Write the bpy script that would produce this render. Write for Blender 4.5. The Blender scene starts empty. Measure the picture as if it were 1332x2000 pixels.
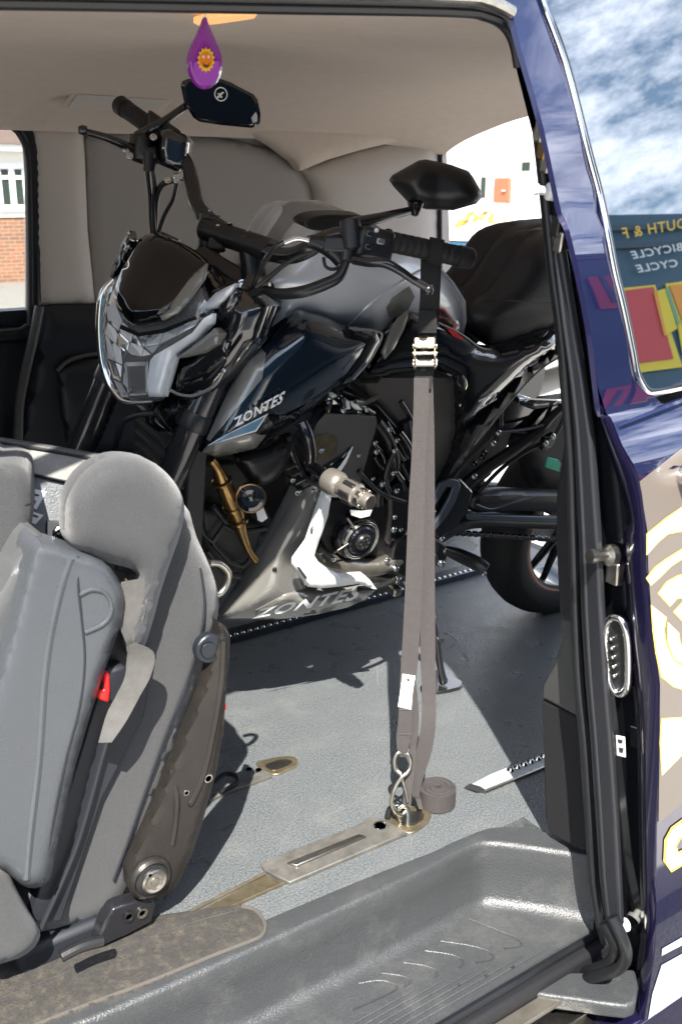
import bpy, bmesh, math, random
from mathutils import Vector as V, Matrix, geometry
random.seed(7)
SC = bpy.context.scene
COL = SC.collection
R = math.radians

# ------------------------------------------------------------------ camera
F = 1943.0; PIT = R(17.8); HD = R(55.2)
fw = V((math.cos(HD)*math.cos(PIT), math.sin(HD)*math.cos(PIT), -math.sin(PIT)))
rt = V((math.sin(HD), -math.cos(HD), 0)); upv = rt.cross(fw)
CAM = V((0, 0, 1.15))
cd = bpy.data.cameras.new('camera'); cam = bpy.data.objects.new('camera', cd); COL.objects.link(cam)
M = Matrix((rt, upv, -fw)).transposed().to_4x4(); M.translation = CAM
cam.matrix_world = M
cd.sensor_fit = 'VERTICAL'; cd.sensor_height = 36; cd.lens = 36*F/2000
cd.clip_start = .02; cd.clip_end = 500
cd.dof.use_dof = True; cd.dof.focus_distance = 1.95; cd.dof.aperture_fstop = 8.0
SC.camera = cam

# ------------------------------------------------------------------ world, sun, exposure
SAZ = V((.5592, .829)); SEL = R(51.5)          # the way the sunlight travels across the floor
w = bpy.data.worlds.new('World'); SC.world = w; w.use_nodes = True
nt = w.node_tree; nt.nodes.clear()
N = nt.nodes.new
out = N('ShaderNodeOutputWorld'); bg = N('ShaderNodeBackground'); sky = N('ShaderNodeTexSky')
sky.sky_type = 'NISHITA'; sky.sun_disc = False; sky.sun_elevation = SEL
sky.sun_rotation = math.atan2(-SAZ.x, -SAZ.y)
sky.air_density = 1.2; sky.dust_density = .6
tc = N('ShaderNodeTexCoord'); mp = N('ShaderNodeMapping'); mp.inputs['Scale'].default_value = (1, 1, 2.2)
no = N('ShaderNodeTexNoise'); no.inputs['Scale'].default_value = 3.6; no.inputs['Detail'].default_value = 12; no.inputs['Roughness'].default_value = .66
ra = N('ShaderNodeValToRGB'); ra.color_ramp.elements[0].position = .43; ra.color_ramp.elements[1].position = .62
mx = N('ShaderNodeMix'); mx.data_type = 'RGBA'
nt.links.new(tc.outputs['Generated'], mp.inputs['Vector']); nt.links.new(mp.outputs['Vector'], no.inputs['Vector'])
nt.links.new(no.outputs['Fac'], ra.inputs['Fac']); nt.links.new(ra.outputs['Color'], mx.inputs['Factor'])
nt.links.new(sky.outputs['Color'], mx.inputs['A']); mx.inputs['B'].default_value = (14.5, 15.3, 17, 1)
nt.links.new(mx.outputs['Result'], bg.inputs['Color']); bg.inputs['Strength'].default_value = .075
nt.links.new(bg.outputs['Background'], out.inputs['Surface'])
ld = bpy.data.lights.new('sun', 'SUN'); ld.energy = 4.4; ld.angle = R(.5); ld.color = (1, .95, .87)
sun = bpy.data.objects.new('sun', ld); COL.objects.link(sun)
sdir = V((SAZ.x*math.cos(SEL), SAZ.y*math.cos(SEL), -math.sin(SEL)))
sun.rotation_euler = sdir.to_track_quat('-Z', 'Y').to_euler()
SC.view_settings.view_transform = 'Standard'; SC.view_settings.look = 'None'
SC.view_settings.exposure = 1.8; SC.view_settings.gamma = 1
SC.render.engine = 'CYCLES'
SC.cycles.max_bounces = 10; SC.cycles.diffuse_bounces = 4; SC.cycles.glossy_bounces = 5
SC.cycles.transparent_max_bounces = 10

# ------------------------------------------------------------------ where a sight line meets a real plane
def ray(x, y): return fw + rt*((x-666)/F) - upv*((y-1000)/F)
def hit(x, y, n, d):
    r = ray(x, y); return CAM + r*((d - n.dot(CAM))/n.dot(r))
class Pl:                                     # a plane, and planes parallel to it; d grows towards n
    def __init__(s, n, p): s.n = V(n).normalized(); s.d0 = s.n.dot(V(p))
    def __call__(s, x, y, d=0.0): return hit(x, y, s.n, s.d0 + d)
PZ = Pl((0, 0, 1), (0, 0, 0))
def PY(Y): return Pl((0, -1, 0), (0, Y, 0))
def PX(X): return Pl((-1, 0, 0), (X, 0, 0))
LEAN = R(12); BO = V((0, 1.86, 0))
bn = V((0, -math.cos(LEAN), -math.sin(LEAN))); bup = V((0, -math.sin(LEAN), math.cos(LEAN)))
BK = Pl(bn, BO)
def BW(a, b, c): return BO + V((a, 0, 0)) + bn*b + bup*c
S0 = V((.895, 1.63, 1.07))
sl = V((.428, -.839, -.338)).normalized(); sf = V((-.807, -.522, .274)).normalized(); ss = sf.cross(sl).normalized()
SL = Pl(sl, S0); SF = Pl(sf, S0)
HC = V((.71, 1.62, .87)); HL = Pl((-.86, -.5, .12), HC)

# ------------------------------------------------------------------ materials
def mat(name, col, rough=.5, metal=0., var=0., vs=8., bump=0., bs=200., coat=0., spec=.5, dust=0., dcol=(.4, .36, .3), ds=9., ior=None,
        emit=None, alpha=None, trans=0., sheen=0., vor=0., col2=None, bd=.002, coatr=.04, rv=0., cior=1.5):
    m = bpy.data.materials.new(name); m.use_nodes = True; t = m.node_tree; p = t.nodes['Principled BSDF']
    nn = t.nodes.new; lk = t.links.new
    p.inputs['Base Color'].default_value = (*col, 1); p.inputs['Roughness'].default_value = rough
    p.inputs['Metallic'].default_value = metal; p.inputs['Specular IOR Level'].default_value = spec
    p.inputs['Coat Weight'].default_value = coat; p.inputs['Coat Roughness'].default_value = coatr; p.inputs['Coat IOR'].default_value = cior
    if ior: p.inputs['IOR'].default_value = ior
    if sheen: p.inputs['Sheen Weight'].default_value = sheen
    if trans: p.inputs['Transmission Weight'].default_value = trans
    if alpha is not None: p.inputs['Alpha'].default_value = alpha
    if emit: p.inputs['Emission Color'].default_value = (*emit[0], 1); p.inputs['Emission Strength'].default_value = emit[1]
    co = nn('ShaderNodeTexCoord').outputs['Object']
    last = None
    if var or col2:
        no = nn('ShaderNodeTexNoise'); no.inputs['Scale'].default_value = vs; no.inputs['Detail'].default_value = 8; no.inputs['Roughness'].default_value = .65
        lk(co, no.inputs['Vector'])
        mr = nn('ShaderNodeMapRange'); mr.inputs['From Min'].default_value = .3; mr.inputs['From Max'].default_value = .7
        lk(no.outputs['Fac'], mr.inputs['Value'])
        mix = nn('ShaderNodeMix'); mix.data_type = 'RGBA'
        mix.inputs['A'].default_value = (*[c*(1-var) for c in col], 1)
        mix.inputs['B'].default_value = (*(col2 or [min(1, c*(1+var)) for c in col]), 1)
        lk(mr.outputs['Result'], mix.inputs['Factor']); last = mix.outputs['Result']
    if dust:
        no = nn('ShaderNodeTexNoise'); no.inputs['Scale'].default_value = ds; no.inputs['Detail'].default_value = 12; no.inputs['Roughness'].default_value = .75
        lk(co, no.inputs['Vector'])
        mr = nn('ShaderNodeMapRange'); mr.inputs['From Min'].default_value = .5; mr.inputs['From Max'].default_value = .75; mr.inputs['To Max'].default_value = dust
        lk(no.outputs['Fac'], mr.inputs['Value'])
        mix = nn('ShaderNodeMix'); mix.data_type = 'RGBA'
        if last: lk(last, mix.inputs['A'])
        else: mix.inputs['A'].default_value = (*col, 1)
        mix.inputs['B'].default_value = (*dcol, 1)
        lk(mr.outputs['Result'], mix.inputs['Factor']); last = mix.outputs['Result']
    if last: lk(last, p.inputs['Base Color'])
    if rv:
        no = nn('ShaderNodeTexNoise'); no.inputs['Scale'].default_value = 14; no.inputs['Detail'].default_value = 8
        lk(co, no.inputs['Vector']); mr = nn('ShaderNodeMapRange'); mr.inputs['From Min'].default_value = .3; mr.inputs['From Max'].default_value = .7
        mr.inputs['To Min'].default_value = max(.02, rough-rv); mr.inputs['To Max'].default_value = rough+rv
        lk(no.outputs['Fac'], mr.inputs['Value']); lk(mr.outputs['Result'], p.inputs['Roughness'])
    if bump or vor:
        if vor:
            no = nn('ShaderNodeTexVoronoi'); no.inputs['Scale'].default_value = bs; h = no.outputs['Distance']
        else:
            no = nn('ShaderNodeTexNoise'); no.inputs['Scale'].default_value = bs; no.inputs['Detail'].default_value = 4; h = no.outputs['Fac']
        lk(co, no.inputs['Vector'])
        b = nn('ShaderNodeBump'); b.inputs['Strength'].default_value = bump or vor; b.inputs['Distance'].default_value = bd
        lk(h, b.inputs['Height']); lk(b.outputs['Normal'], p.inputs['Normal'])
    return m

MT = {}
def m_(k, *a, **kw): MT[k] = mat(k, *a, **kw)
m_('floor vinyl', (.100, .109, .114), .33, var=.62, vs=260, bump=1., bs=240, dust=.35, dcol=(.19, .185, .17), ds=7, rv=.1)
m_('headliner cloth', (.66, .56, .48), .95, var=.04, vs=30, bump=.25, bs=700)
m_('pillar plastic', (.58, .53, .48), .6, var=.03, bump=.15, bs=500)
m_('insert plastic', (.36, .335, .305), .6, bump=.15, bs=500)
m_('dark trim', (.010, .013, .019), .38, bump=.3, bs=420)
m_('grey trim', (.05, .05, .05), .5, bump=.25, bs=420, dust=.1)
m_('black trim', (.012, .012, .014), .5, bump=.2, bs=420)
m_('black carpet', (.008, .008, .010), .95, bump=.8, bs=600)
m_('rubber', (.008, .009, .011), .35, var=.2, vs=20)
m_('step plastic', (.040, .0425, .045), .36, var=.15, vs=300, bump=.6, bs=300, dust=.45, dcol=(.12, .118, .11), ds=9, rv=.1)
m_('groove', (.018, .018, .018), .6)
m_('paint', (.009, .010, .056), .25, metal=.6, var=.25, vs=900, coat=1., coatr=.015, cior=2.1)
m_('paint edge', (.012, .010, .045), .22, metal=.5, var=.3, vs=700, coat=1., coatr=.05)
m_('dark glass', (.004, .008, .012), .01, spec=1., ior=2.6)
m_('window glass', (.7, .75, .72), .0, alpha=.12)
m_('chrome', (.75, .74, .72), .12, metal=1.)
m_('steel', (.45, .43, .38), .3, metal=1., var=.25, vs=60, bump=.1, bs=300)
m_('rail bright', (.50, .52, .54), .35, metal=.35, var=.15, vs=30)
m_('brass steel', (.24, .20, .13), .38, metal=.8, var=.35, vs=45, dust=.5, dcol=(.22, .19, .14), ds=20)
m_('dusty steel', (.13, .125, .115), .42, metal=.4, var=.3, vs=40, dust=.6, dcol=(.24, .22, .18), ds=22)
m_('seat cloth', (.034, .0355, .038), .8, var=.4, vs=520, bump=.6, bs=600, sheen=.3)
m_('seat vinyl', (.075, .078, .08), .45, var=.06, vs=20, bump=.3, bs=420, rv=.08)
m_('seat shell', (.060, .066, .074), .3, var=.06, vs=14, bump=.25, bs=420, rv=.06)
m_('seat bracket', (.023, .020, .018), .34, metal=.3, var=.12, vs=14, bump=.15, bs=220, dust=.10, dcol=(.12, .105, .085))
m_('seat inner', (.012, .014, .02), .6)
m_('webbing', (.050, .044, .043), .75, bump=.7, bs=900, var=.12, vs=120)
m_('seat belt', (.075, .072, .068), .6, bump=.5, bs=900, var=.15, vs=60)
m_('black webbing', (.012, .012, .012), .8, bump=.7, bs=900)
m_('red plastic', (.75, .01, .01), .35)
m_('label', (.72, .72, .70), .5, var=.06, vs=30)
m_('ink', (.03, .03, .04), .5)
m_('mat', (.034, .031, .028), .95, var=.3, vs=130, bump=.9, bs=260, dust=.55, dcol=(.14, .118, .08), ds=60)
m_('mat edge', (.075, .068, .06), .9, bump=.8, bs=500)
m_('asphalt', (.06, .06, .06), .9, var=.5, vs=90, bump=.9, bs=90, bd=.01)
m_('paving', (.42, .40, .37), .9, var=.1, vs=3)
m_('orange lens', (.75, .40, .16), .3, emit=((1, .5, .2), .25))
# motorcycle
m_('tank silver', (.62, .65, .70), .3, metal=.2, var=.05, vs=700, coat=1.)
m_('black gloss', (.006, .007, .009), .10, coat=1., spec=.6)
m_('blue black', (.008, .016, .028), .13, metal=.3, coat=1., spec=.6)
m_('smoke screen', (.003, .003, .003), .05, coat=.3, spec=.35)
m_('titanium', (.22, .215, .20), .24, metal=.3, coat=.7, var=.05, vs=4)
m_('black satin', (.012, .012, .013), .36, bump=.15, bs=400)
m_('black matt', (.02, .02, .021), .55, bump=.25, bs=350)
m_('grey satin', (.085, .079, .075), .48, bump=.2, bs=420)
m_('black tube', (.022, .022, .026), .22, metal=.4, coat=.6)
m_('grip', (.012, .012, .013), .6, bump=.7, bs=160)
m_('seat leather', (.022, .022, .026), .48, bump=.5, bs=330)
m_('white gloss', (.78, .80, .80), .25, coat=.6)
m_('white print', (.72, .74, .75), .4)
m_('blue print', (.10, .24, .38), .3, coat=.6)
m_('red print', (.6, .03, .03), .35, coat=.5)
m_('reflector', (.92, .95, 1.0), .12, metal=.4, coat=1., coatr=.01)
m_('lens clear', (1, 1, 1), .0, alpha=.06, spec=1.)
m_('road grey', (.17, .165, .145), .9, var=.1, vs=3)
m_('scuff', (.14, .145, .145), .6)
m_('pillar dark', (.018, .019, .023), .36, bump=.15, bs=400)
m_('drl', (.66, .70, .74), .2, coat=1., var=.08, vs=40)
m_('tyre', (.016, .016, .016), .7, bump=.5, bs=150)
m_('rim', (.015, .014, .014), .25, coat=.7)
m_('rim tape', (.45, .25, .18), .4)
m_('bronze', (.30, .19, .08), .28, metal=.95, var=.35, vs=25)
m_('pipe', (.36, .33, .28), .3, metal=.85, var=.2, vs=30)
m_('swingarm', (.10, .12, .15), .35, metal=.6)
m_('mirror glass', (.55, .56, .58), .01, metal=1.)
m_('teal tag', (.02, .5, .18), .4, col2=(.03, .45, .35), vs=20)
m_('bolt', (.55, .58, .58), .2, metal=1.)
m_('bobbin', (.30, .275, .24), .28, metal=.7, bump=.1, bs=100)
m_('coil edge', (.10, .09, .085), .8, bump=.4, bs=800)
# outside
def brick_mat(k, c1, c2, mor):
    m = bpy.data.materials.new(k); m.use_nodes = True; t = m.node_tree; p = t.nodes['Principled BSDF']; p.inputs['Roughness'].default_value = .9
    co = t.nodes.new('ShaderNodeTexCoord'); mp_ = t.nodes.new('ShaderNodeMapping'); mp_.inputs['Rotation'].default_value = (R(90), 0, 0)
    bt = t.nodes.new('ShaderNodeTexBrick'); bt.inputs['Color1'].default_value = (*c1, 1); bt.inputs['Color2'].default_value = (*c2, 1); bt.inputs['Mortar'].default_value = (*mor, 1)
    bt.inputs['Scale'].default_value = 1; bt.inputs['Brick Width'].default_value = .225; bt.inputs['Row Height'].default_value = .075; bt.inputs['Mortar Size'].default_value = .008
    t.links.new(co.outputs['Object'], mp_.inputs['Vector']); t.links.new(mp_.outputs['Vector'], bt.inputs['Vector']); t.links.new(bt.outputs['Color'], p.inputs['Base Color'])
    MT[k] = m
brick_mat('brick', (.30, .13, .06), (.17, .08, .045), (.28, .24, .19))
m_('white render', (.80, .78, .74), .85, var=.04, vs=3)
m_('white frame', (.80, .80, .78), .4)
m_('house glass', (.02, .035, .025), .25)
m_('hedge leaf', (.05, .07, .02), .7, var=.3, vs=4)
m_('yellow leaf', (.5, .33, .06), .7, var=.3, vs=4)
m_('roof tile', (.10, .07, .055), .85, var=.2, vs=10)
m_('red door', (.34, .12, .06), .5)
m_('car paint', (.75, .76, .78), .25, coat=1.)
m_('car glass', (.03, .08, .13), .04)
m_('shop blue', (.002, .045, .09), .5, var=.04, vs=3)
m_('shop dark', (.002, .02, .04), .5)
m_('sign yellow', (.62, .42, .02), .5)
m_('sign white', (.55, .62, .66), .5)
m_('poster red', (.42, .02, .025), .5)
m_('poster yellow', (.60, .50, .0), .5)
m_('poster orange', (.60, .24, .0), .5)
m_('poster green', (.10, .30, .20), .5)
m_('graphic taupe', (.125, .105, .088), .4, coat=.5)
m_('graphic white', (.85, .85, .82), .4, coat=.4)
m_('graphic yellow', (.75, .56, .08), .4, coat=.4)
m_('graphic silver', (.55, .60, .68), .3, coat=.6)
m_('fresh purple', (.30, .02, .38), .2, coat=1., trans=.2)
m_('fresh light', (.42, .08, .52), .2, coat=1.)
m_('fresh yellow', (.95, .62, .02), .4)
m_('fresh orange', (.85, .25, .01), .4)

# ------------------------------------------------------------------ object helpers
def tag(o, label=None, cat=None, group=None, kind=None):
    for k, v in (('label', label), ('category', cat), ('group', group), ('kind', kind)):
        if v: o[k] = v
    return o
def empty(name, loc, label, cat, group=None):
    o = bpy.data.objects.new(name, None); COL.objects.link(o); o.location = loc; o.empty_display_size = .1
    return tag(o, label, cat, group)
def mk(name, vs, fs, m, parent=None, ang=32, bevel=0., seg=2, sub=0):
    me = bpy.data.meshes.new(name); me.from_pydata([tuple(v) for v in vs], [], fs)
    bm = bmesh.new(); bm.from_mesh(me)
    bmesh.ops.recalc_face_normals(bm, faces=bm.faces)
    for f in bm.faces: f.smooth = True
    for e in bm.edges:
        e.smooth = len(e.link_faces) == 2 and e.calc_face_angle(3.) < R(ang)
    bm.to_mesh(me); bm.free()
    ms = m if isinstance(m, (list, tuple)) else [m]
    for k in ms: me.materials.append(MT[k])
    o = bpy.data.objects.new(name, me); COL.objects.link(o)
    if parent is not None:
        o.parent = parent
        if parent.type == 'EMPTY': o.matrix_parent_inverse = Matrix.Translation(-parent.location)
    if bevel:
        b = o.modifiers.new('bevel', 'BEVEL'); b.width = bevel; b.segments = seg; b.limit_method = 'ANGLE'; b.angle_limit = R(40); b.harden_normals = False
    if sub:
        s = o.modifiers.new('sub', 'SUBSURF'); s.levels = s.render_levels = sub
    return o
def crom(P, closed=False, n=6):
    out = []; L = len(P)
    for i in range(L if closed else L-1):
        g = (lambda j: P[j % L]) if closed else (lambda j: P[min(max(j, 0), L-1)])
        a, b, c, d = [V(g(i+k)) for k in (-1, 0, 1, 2)]
        for k in range(n):
            t = k/n
            out.append(.5*((2*b)+(c-a)*t+(2*a-5*b+4*c-d)*t*t+(3*b-a-3*c+d)*t**3))
    if not closed: out.append(V(P[-1]))
    return out
class MB:
    def __init__(s): s.v = []; s.f = []
    def add(s, vs, fs):
        o = len(s.v); s.v += [V(v) for v in vs]; s.f += [[i+o for i in f] for f in fs]; return s
    def box(s, c, ax, h):
        c = V(c); ax = [V(a).normalized() for a in ax]
        vs = [c+ax[0]*h[0]*i+ax[1]*h[1]*j+ax[2]*h[2]*k for i in (-1, 1) for j in (-1, 1) for k in (-1, 1)]
        return s.add(vs, [(0, 1, 3, 2), (4, 6, 7, 5), (0, 4, 5, 1), (2, 3, 7, 6), (0, 2, 6, 4), (1, 5, 7, 3)])
    def wbox(s, x0, x1, y0, y1, z0, z1):
        return s.box(((x0+x1)/2, (y0+y1)/2, (z0+z1)/2), ((1, 0, 0), (0, 1, 0), (0, 0, 1)), ((x1-x0)/2, (y1-y0)/2, (z1-z0)/2))
    def tube(s, P, r, seg=12, smooth=0, closed=False, flat=1.):
        P = [V(p) for p in P]
        rs = r if isinstance(r, (list, tuple)) else [r]*len(P)
        if smooth:
            if isinstance(r, (list, tuple)):
                rr = []
                for i in range(len(P)-1): rr += [rs[i]+(rs[i+1]-rs[i])*k/smooth for k in range(smooth)]
                if not closed: rr.append(rs[-1])
                P = crom(P, closed, smooth); rs = rr if not closed else rr + [rs[-1]]*(len(P)-len(rr))
            else:
                P = crom(P, closed, smooth); rs = [r]*len(P)
        n = len(P); vs = []; fs = []; u = None
        for i in range(n):
            t = ((P[(i+1) % n]-P[i-1]) if closed else (P[min(i+1, n-1)]-P[max(i-1, 0)])).normalized()
            if u is None: u = t.orthogonal().normalized()
            u = (u-t*u.dot(t)).normalized(); w_ = t.cross(u)
            for k in range(seg):
                a = 2*math.pi*k/seg; vs.append(P[i]+(u*math.cos(a)+w_*math.sin(a)*flat)*rs[i])
        for i in range(n if closed else n-1):
            for k in range(seg):
                a = i*seg+k; b = i*seg+(k+1) % seg; j = ((i+1) % n)*seg
                fs.append((a, b, j+(k+1) % seg, j+k))
        if not closed: fs += [tuple(range(seg))[::-1], tuple((n-1)*seg+k for k in range(seg))]
        return s.add(vs, fs)
    def lathe(s, prof, o, ax, seg=32, cap=True):
        ax = V(ax).normalized(); u = ax.orthogonal().normalized(); w_ = ax.cross(u); o = V(o); vs = []; fs = []
        n = len(prof)
        for k in range(seg):
            a = 2*math.pi*k/seg; d = u*math.cos(a)+w_*math.sin(a)
            for r, h in prof: vs.append(o+d*r+ax*h)
        for k in range(seg):
            for i in range(n-1):
                a = k*n+i; b = ((k+1) % seg)*n+i; fs.append((a, a+1, b+1, b))
        if cap and prof[0][0] > 1e-6: fs.append(tuple(k*n for k in range(seg)))
        if cap and prof[-1][0] > 1e-6: fs.append(tuple(k*n+n-1 for k in range(seg)))
        return s.add(vs, fs)
    def prism(s, pts, ex):
        pts = [V(p) for p in pts]; ex = V(ex); n = len(pts)
        return s.add(pts+[p+ex for p in pts], [tuple(range(n)), tuple(range(n, 2*n))[::-1]]+[(i, (i+1) % n, n+(i+1) % n, n+i) for i in range(n)])
    def ribbon(s, P, wv, th, smooth=6):                # flat band: wv = width vector or list of them
        if isinstance(wv, list):
            W = wv if not smooth else crom(wv, False, smooth)
        P = crom(P, False, smooth) if smooth else [V(p) for p in P]
        if not isinstance(wv, list): W = [V(wv)]*len(P)
        vs = []; fs = []; n = len(P)
        for i in range(n):
            t = (P[min(i+1, n-1)]-P[max(i-1, 0)]).normalized(); nn = t.cross(W[i]).normalized()*(th/2)
            vs += [P[i]-W[i]/2-nn, P[i]+W[i]/2-nn, P[i]+W[i]/2+nn, P[i]-W[i]/2+nn]
        for i in range(n-1):
            for k in range(4): fs.append((i*4+k, i*4+(k+1) % 4, i*4+4+(k+1) % 4, i*4+4+k))
        fs += [(3, 2, 1, 0), (n*4-4, n*4-3, n*4-2, n*4-1)]
        return s.add(vs, fs)
    def build(s, name, m, parent=None, **k): return mk(name, s.v, s.f, m, parent, **k)
def sm(poly, n=4): return [(p.x, p.y) for p in crom([V((a, b)) for a, b in poly], True, n)]
def seg_d(p, a, b):
    ab = b-a; t = max(0, min(1, (p-a).dot(ab)/max(ab.length_squared, 1e-9))); return (p-a-ab*t).length
def inside(x, y, poly):
    c = False; n = len(poly)
    for i in range(n):
        x1, y1 = poly[i]; x2, y2 = poly[i-1]
        if (y1 > y) != (y2 > y) and x < (x2-x1)*(y-y1)/(y2-y1)+x1: c = not c
    return c
def pillow(name, poly, P, d0, bulge, Rr, m, parent, thick=.01, step=14, lin=None, smooth=0, mirror=None, ang=50, pw=2., **kw):
    """a curved shell over an outline: rounded towards its edges, with real thickness behind it"""
    if smooth: poly = sm(poly, smooth)
    E = []
    for i in range(len(poly)):
        a = V(poly[i]); b = V(poly[(i+1) % len(poly)]); k = max(1, int((b-a).length/step))
        E += [a+(b-a)*j/k for j in range(k)]
    n = len(E); pts = list(E); pp = [(p.x, p.y) for p in E]
    segs = [(V(poly[i]), V(poly[(i+1) % len(poly)])) for i in range(len(poly))]
    x0 = min(p.x for p in E); x1 = max(p.x for p in E); y0 = min(p.y for p in E); y1 = max(p.y for p in E)
    def dist(p): return min(seg_d(p, a, b) for a, b in segs)
    def depth(x, y):
        d = d0 + (lin(x, y) if lin else 0)
        if bulge:
            t = min(1, dist(V((x, y)))/Rr) if inside(x, y, poly) else 0
            d += bulge*(1-(1-t)**pw)**(1/pw)
        return d
    if bulge or lin:
        j = 0; y = y0
        while y <= y1:
            x = x0 + (step/2 if j % 2 else 0)
            while x <= x1:
                p = V((x, y))
                if inside(x, y, pp) and dist(p) > step*.35: pts.append(p)
                x += step
            y += step*.87; j += 1
    rv = geometry.delaunay_2d_cdt(pts, [], [list(range(n))], 1, 1e-4)
    vv, ff, orig = rv[0], rv[2], rv[3]
    cnt = {}
    edge_set = {}
    for f in ff:
        for i in range(len(f)):
            k = (f[i], f[(i+1) % len(f)]); edge_set[k] = 1
    front = []
    for i, p in enumerate(vv): front.append(P(p.x, p.y, depth(p.x, p.y)))
    nb = P.n if hasattr(P, 'n') else V((0, 0, 1))
    L = len(front); fl = [tuple(f) for f in ff]
    vs = list(front); fs = list(fl)
    if thick:
        base = min((nb.dot(p) for p in front))
        vs += [p - nb*thick for p in front]
        fs += [tuple(i+L for i in f)[::-1] for f in fl]
        for (a, b) in edge_set:
            if (b, a) not in edge_set: fs.append((b, a, a+L, b+L))
    o = mk(name, vs, fs, m, parent, ang=ang, **kw)
    if mirror:
        nn, dd = mirror; vs2 = [p - nn*(2*(nn.dot(p)-dd)) for p in vs]
        mk(name, vs2, fs, m, parent, ang=ang, **kw)
    return o, depth
BM = (bn, bn.dot(BO)); SM = (sl, sl.dot(S0))
def plate(name, poly, P, d, thick, m, parent, smooth=0, bevel=.002, mirror=None, **kw):
    if smooth: poly = sm(poly, smooth)
    b = MB().prism([P(x, y, d) for x, y in poly], -P.n*thick)
    o = b.build(name, m, parent, bevel=bevel, **kw)
    if mirror:
        nn, dd = mirror; mk(name, [p - nn*(2*(nn.dot(p)-dd)) for p in b.v], b.f, m, parent, bevel=bevel, **kw)
    return o
def text_mesh(s, bold=.0, shear=0.):
    c = bpy.data.curves.new('t', 'FONT'); c.body = s; c.space_character = 1.12; c.offset = bold; c.shear = shear; c.resolution_u = 3
    o = bpy.data.objects.new('t', c); COL.objects.link(o)
    bpy.context.view_layer.update()
    me = bpy.data.meshes.new_from_object(o.evaluated_get(bpy.context.evaluated_depsgraph_get()))
    vs = [v.co.copy() for v in me.vertices]; fs = [tuple(p.vertices) for p in me.polygons]
    bpy.data.objects.remove(o); bpy.data.curves.remove(c); bpy.data.meshes.remove(me)
    x0 = min(v.x for v in vs); x1 = max(v.x for v in vs); y0 = min(v.y for v in vs); y1 = max(v.y for v in vs)
    return [((v.x-x0)/(x1-x0), (v.y-y0)/(y1-y0)) for v in vs], fs
def text(name, s, quad, D, m, parent, bold=.02, shear=0., flip=False):
    """lettering laid on a surface; quad = bottom-left, bottom-right, top-right, top-left in the domain of D"""
    uv, fs = text_mesh(s, bold, shear)
    q = [V(p) for p in quad]; vs = []
    for u, v in uv:
        p = (q[0]*(1-u)+q[1]*u)*(1-v)+(q[3]*(1-u)+q[2]*u)*v
        vs.append(D(*p))
    return mk(name, vs, fs, m, parent)
def curvetube(name, px, P, d, r, m, parent, smooth=6, seg=12, **kw):
    ds = d if isinstance(d, (list, tuple)) else [d]*len(px)
    return MB().tube([P(x, y, dd) for (x, y), dd in zip(px, ds)], r, seg, smooth).build(name, m, parent, ang=60, **kw)
def lerp(T, z):
    T = sorted(T)
    if z <= T[0][0]: return T[0][1]
    for (a, b), (c, d) in zip(T, T[1:]):
        if z <= c: return b+(d-b)*(z-a)/(c-a)
    return T[-1][1]

# ================================================================== the ground and what stands outside
GZ = -.62
tag(MB().add([(-60, -60, GZ), (80, -60, GZ), (80, 80, GZ), (-60, 80, GZ)], [(0, 1, 2, 3)]).build('ground', 'asphalt'), 'dark tarmac ground under and around the van', 'ground', kind='structure')
tag(MB().add([(3.4, 1.2, GZ+.004), (40, 1.2, GZ+.004), (40, 60, GZ+.004), (12, 60, GZ+.004), (12, 22, GZ+.004), (3.4, 9, GZ+.004)], [(0, 1, 2, 3, 4, 5)]).build('forecourt', 'paving'), 'pale sunlit paving behind the van', 'forecourt', kind='structure')
tag(MB().add([(-60, 9, GZ+.008), (3.3, 9, GZ+.008), (11.8, 22, GZ+.008), (-60, 22, GZ+.008)], [(0, 1, 2, 3)]).build('pavement', 'road grey'), 'pale pavement in front of the brick house', 'pavement', kind='structure')

b = MB(); b.wbox(-30, 40, -5.2, .35, GZ+.002, GZ+.12); tag(b.build('bounce_paving', 'paving', bevel=.01), 'unseen pale slab added beside the van to bounce light up inside', 'bounce_paving', kind='structure')  # added out of view so sunlight bounces up to the headliner

# brick house seen through the far side window
hy = 21.0; Ph = PY(hy)
def hp(x, y): return Ph(x, y)
zb = GZ; z_br = hp(30, 424).z; z_wt = hp(30, 296).z; xw0 = hp(-8, 370).x; xw1 = hp(55, 370).x; z_w0 = hp(30, 412).z; z_w1 = hp(30, 318).z
house = empty('brick_house', (0, hy, zb), 'brick house with a white framed window seen through the far side window', 'house')
b = MB(); b.wbox(-14, 11, hy, hy+5, zb, z_br); b.build('brick_wall', 'brick', house)
b = MB(); b.wbox(-14, 11, hy-.03, hy+5, z_br+.002, z_wt); b.build('white_wall', 'white render', house)
b = MB(); b.wbox(-14.2, 11.2, hy-.35, hy+5.2, z_wt+.002, z_wt+.12); b.build('eave', 'white frame', house)
b = MB(); b.add([(-14.3, hy-.4, z_wt+.123), (11.3, hy-.4, z_wt+.123), (11.3, hy+2.5, z_wt+2.2), (-14.3, hy+2.5, z_wt+2.2), (-14.3, hy+5.4, z_wt+.123), (11.3, hy+5.4, z_wt+.123)], [(0, 1, 2, 3), (3, 2, 5, 4), (0, 3, 4), (1, 5, 2), (0, 4, 5, 1)]); b.build('roof', 'roof tile', house)
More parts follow.
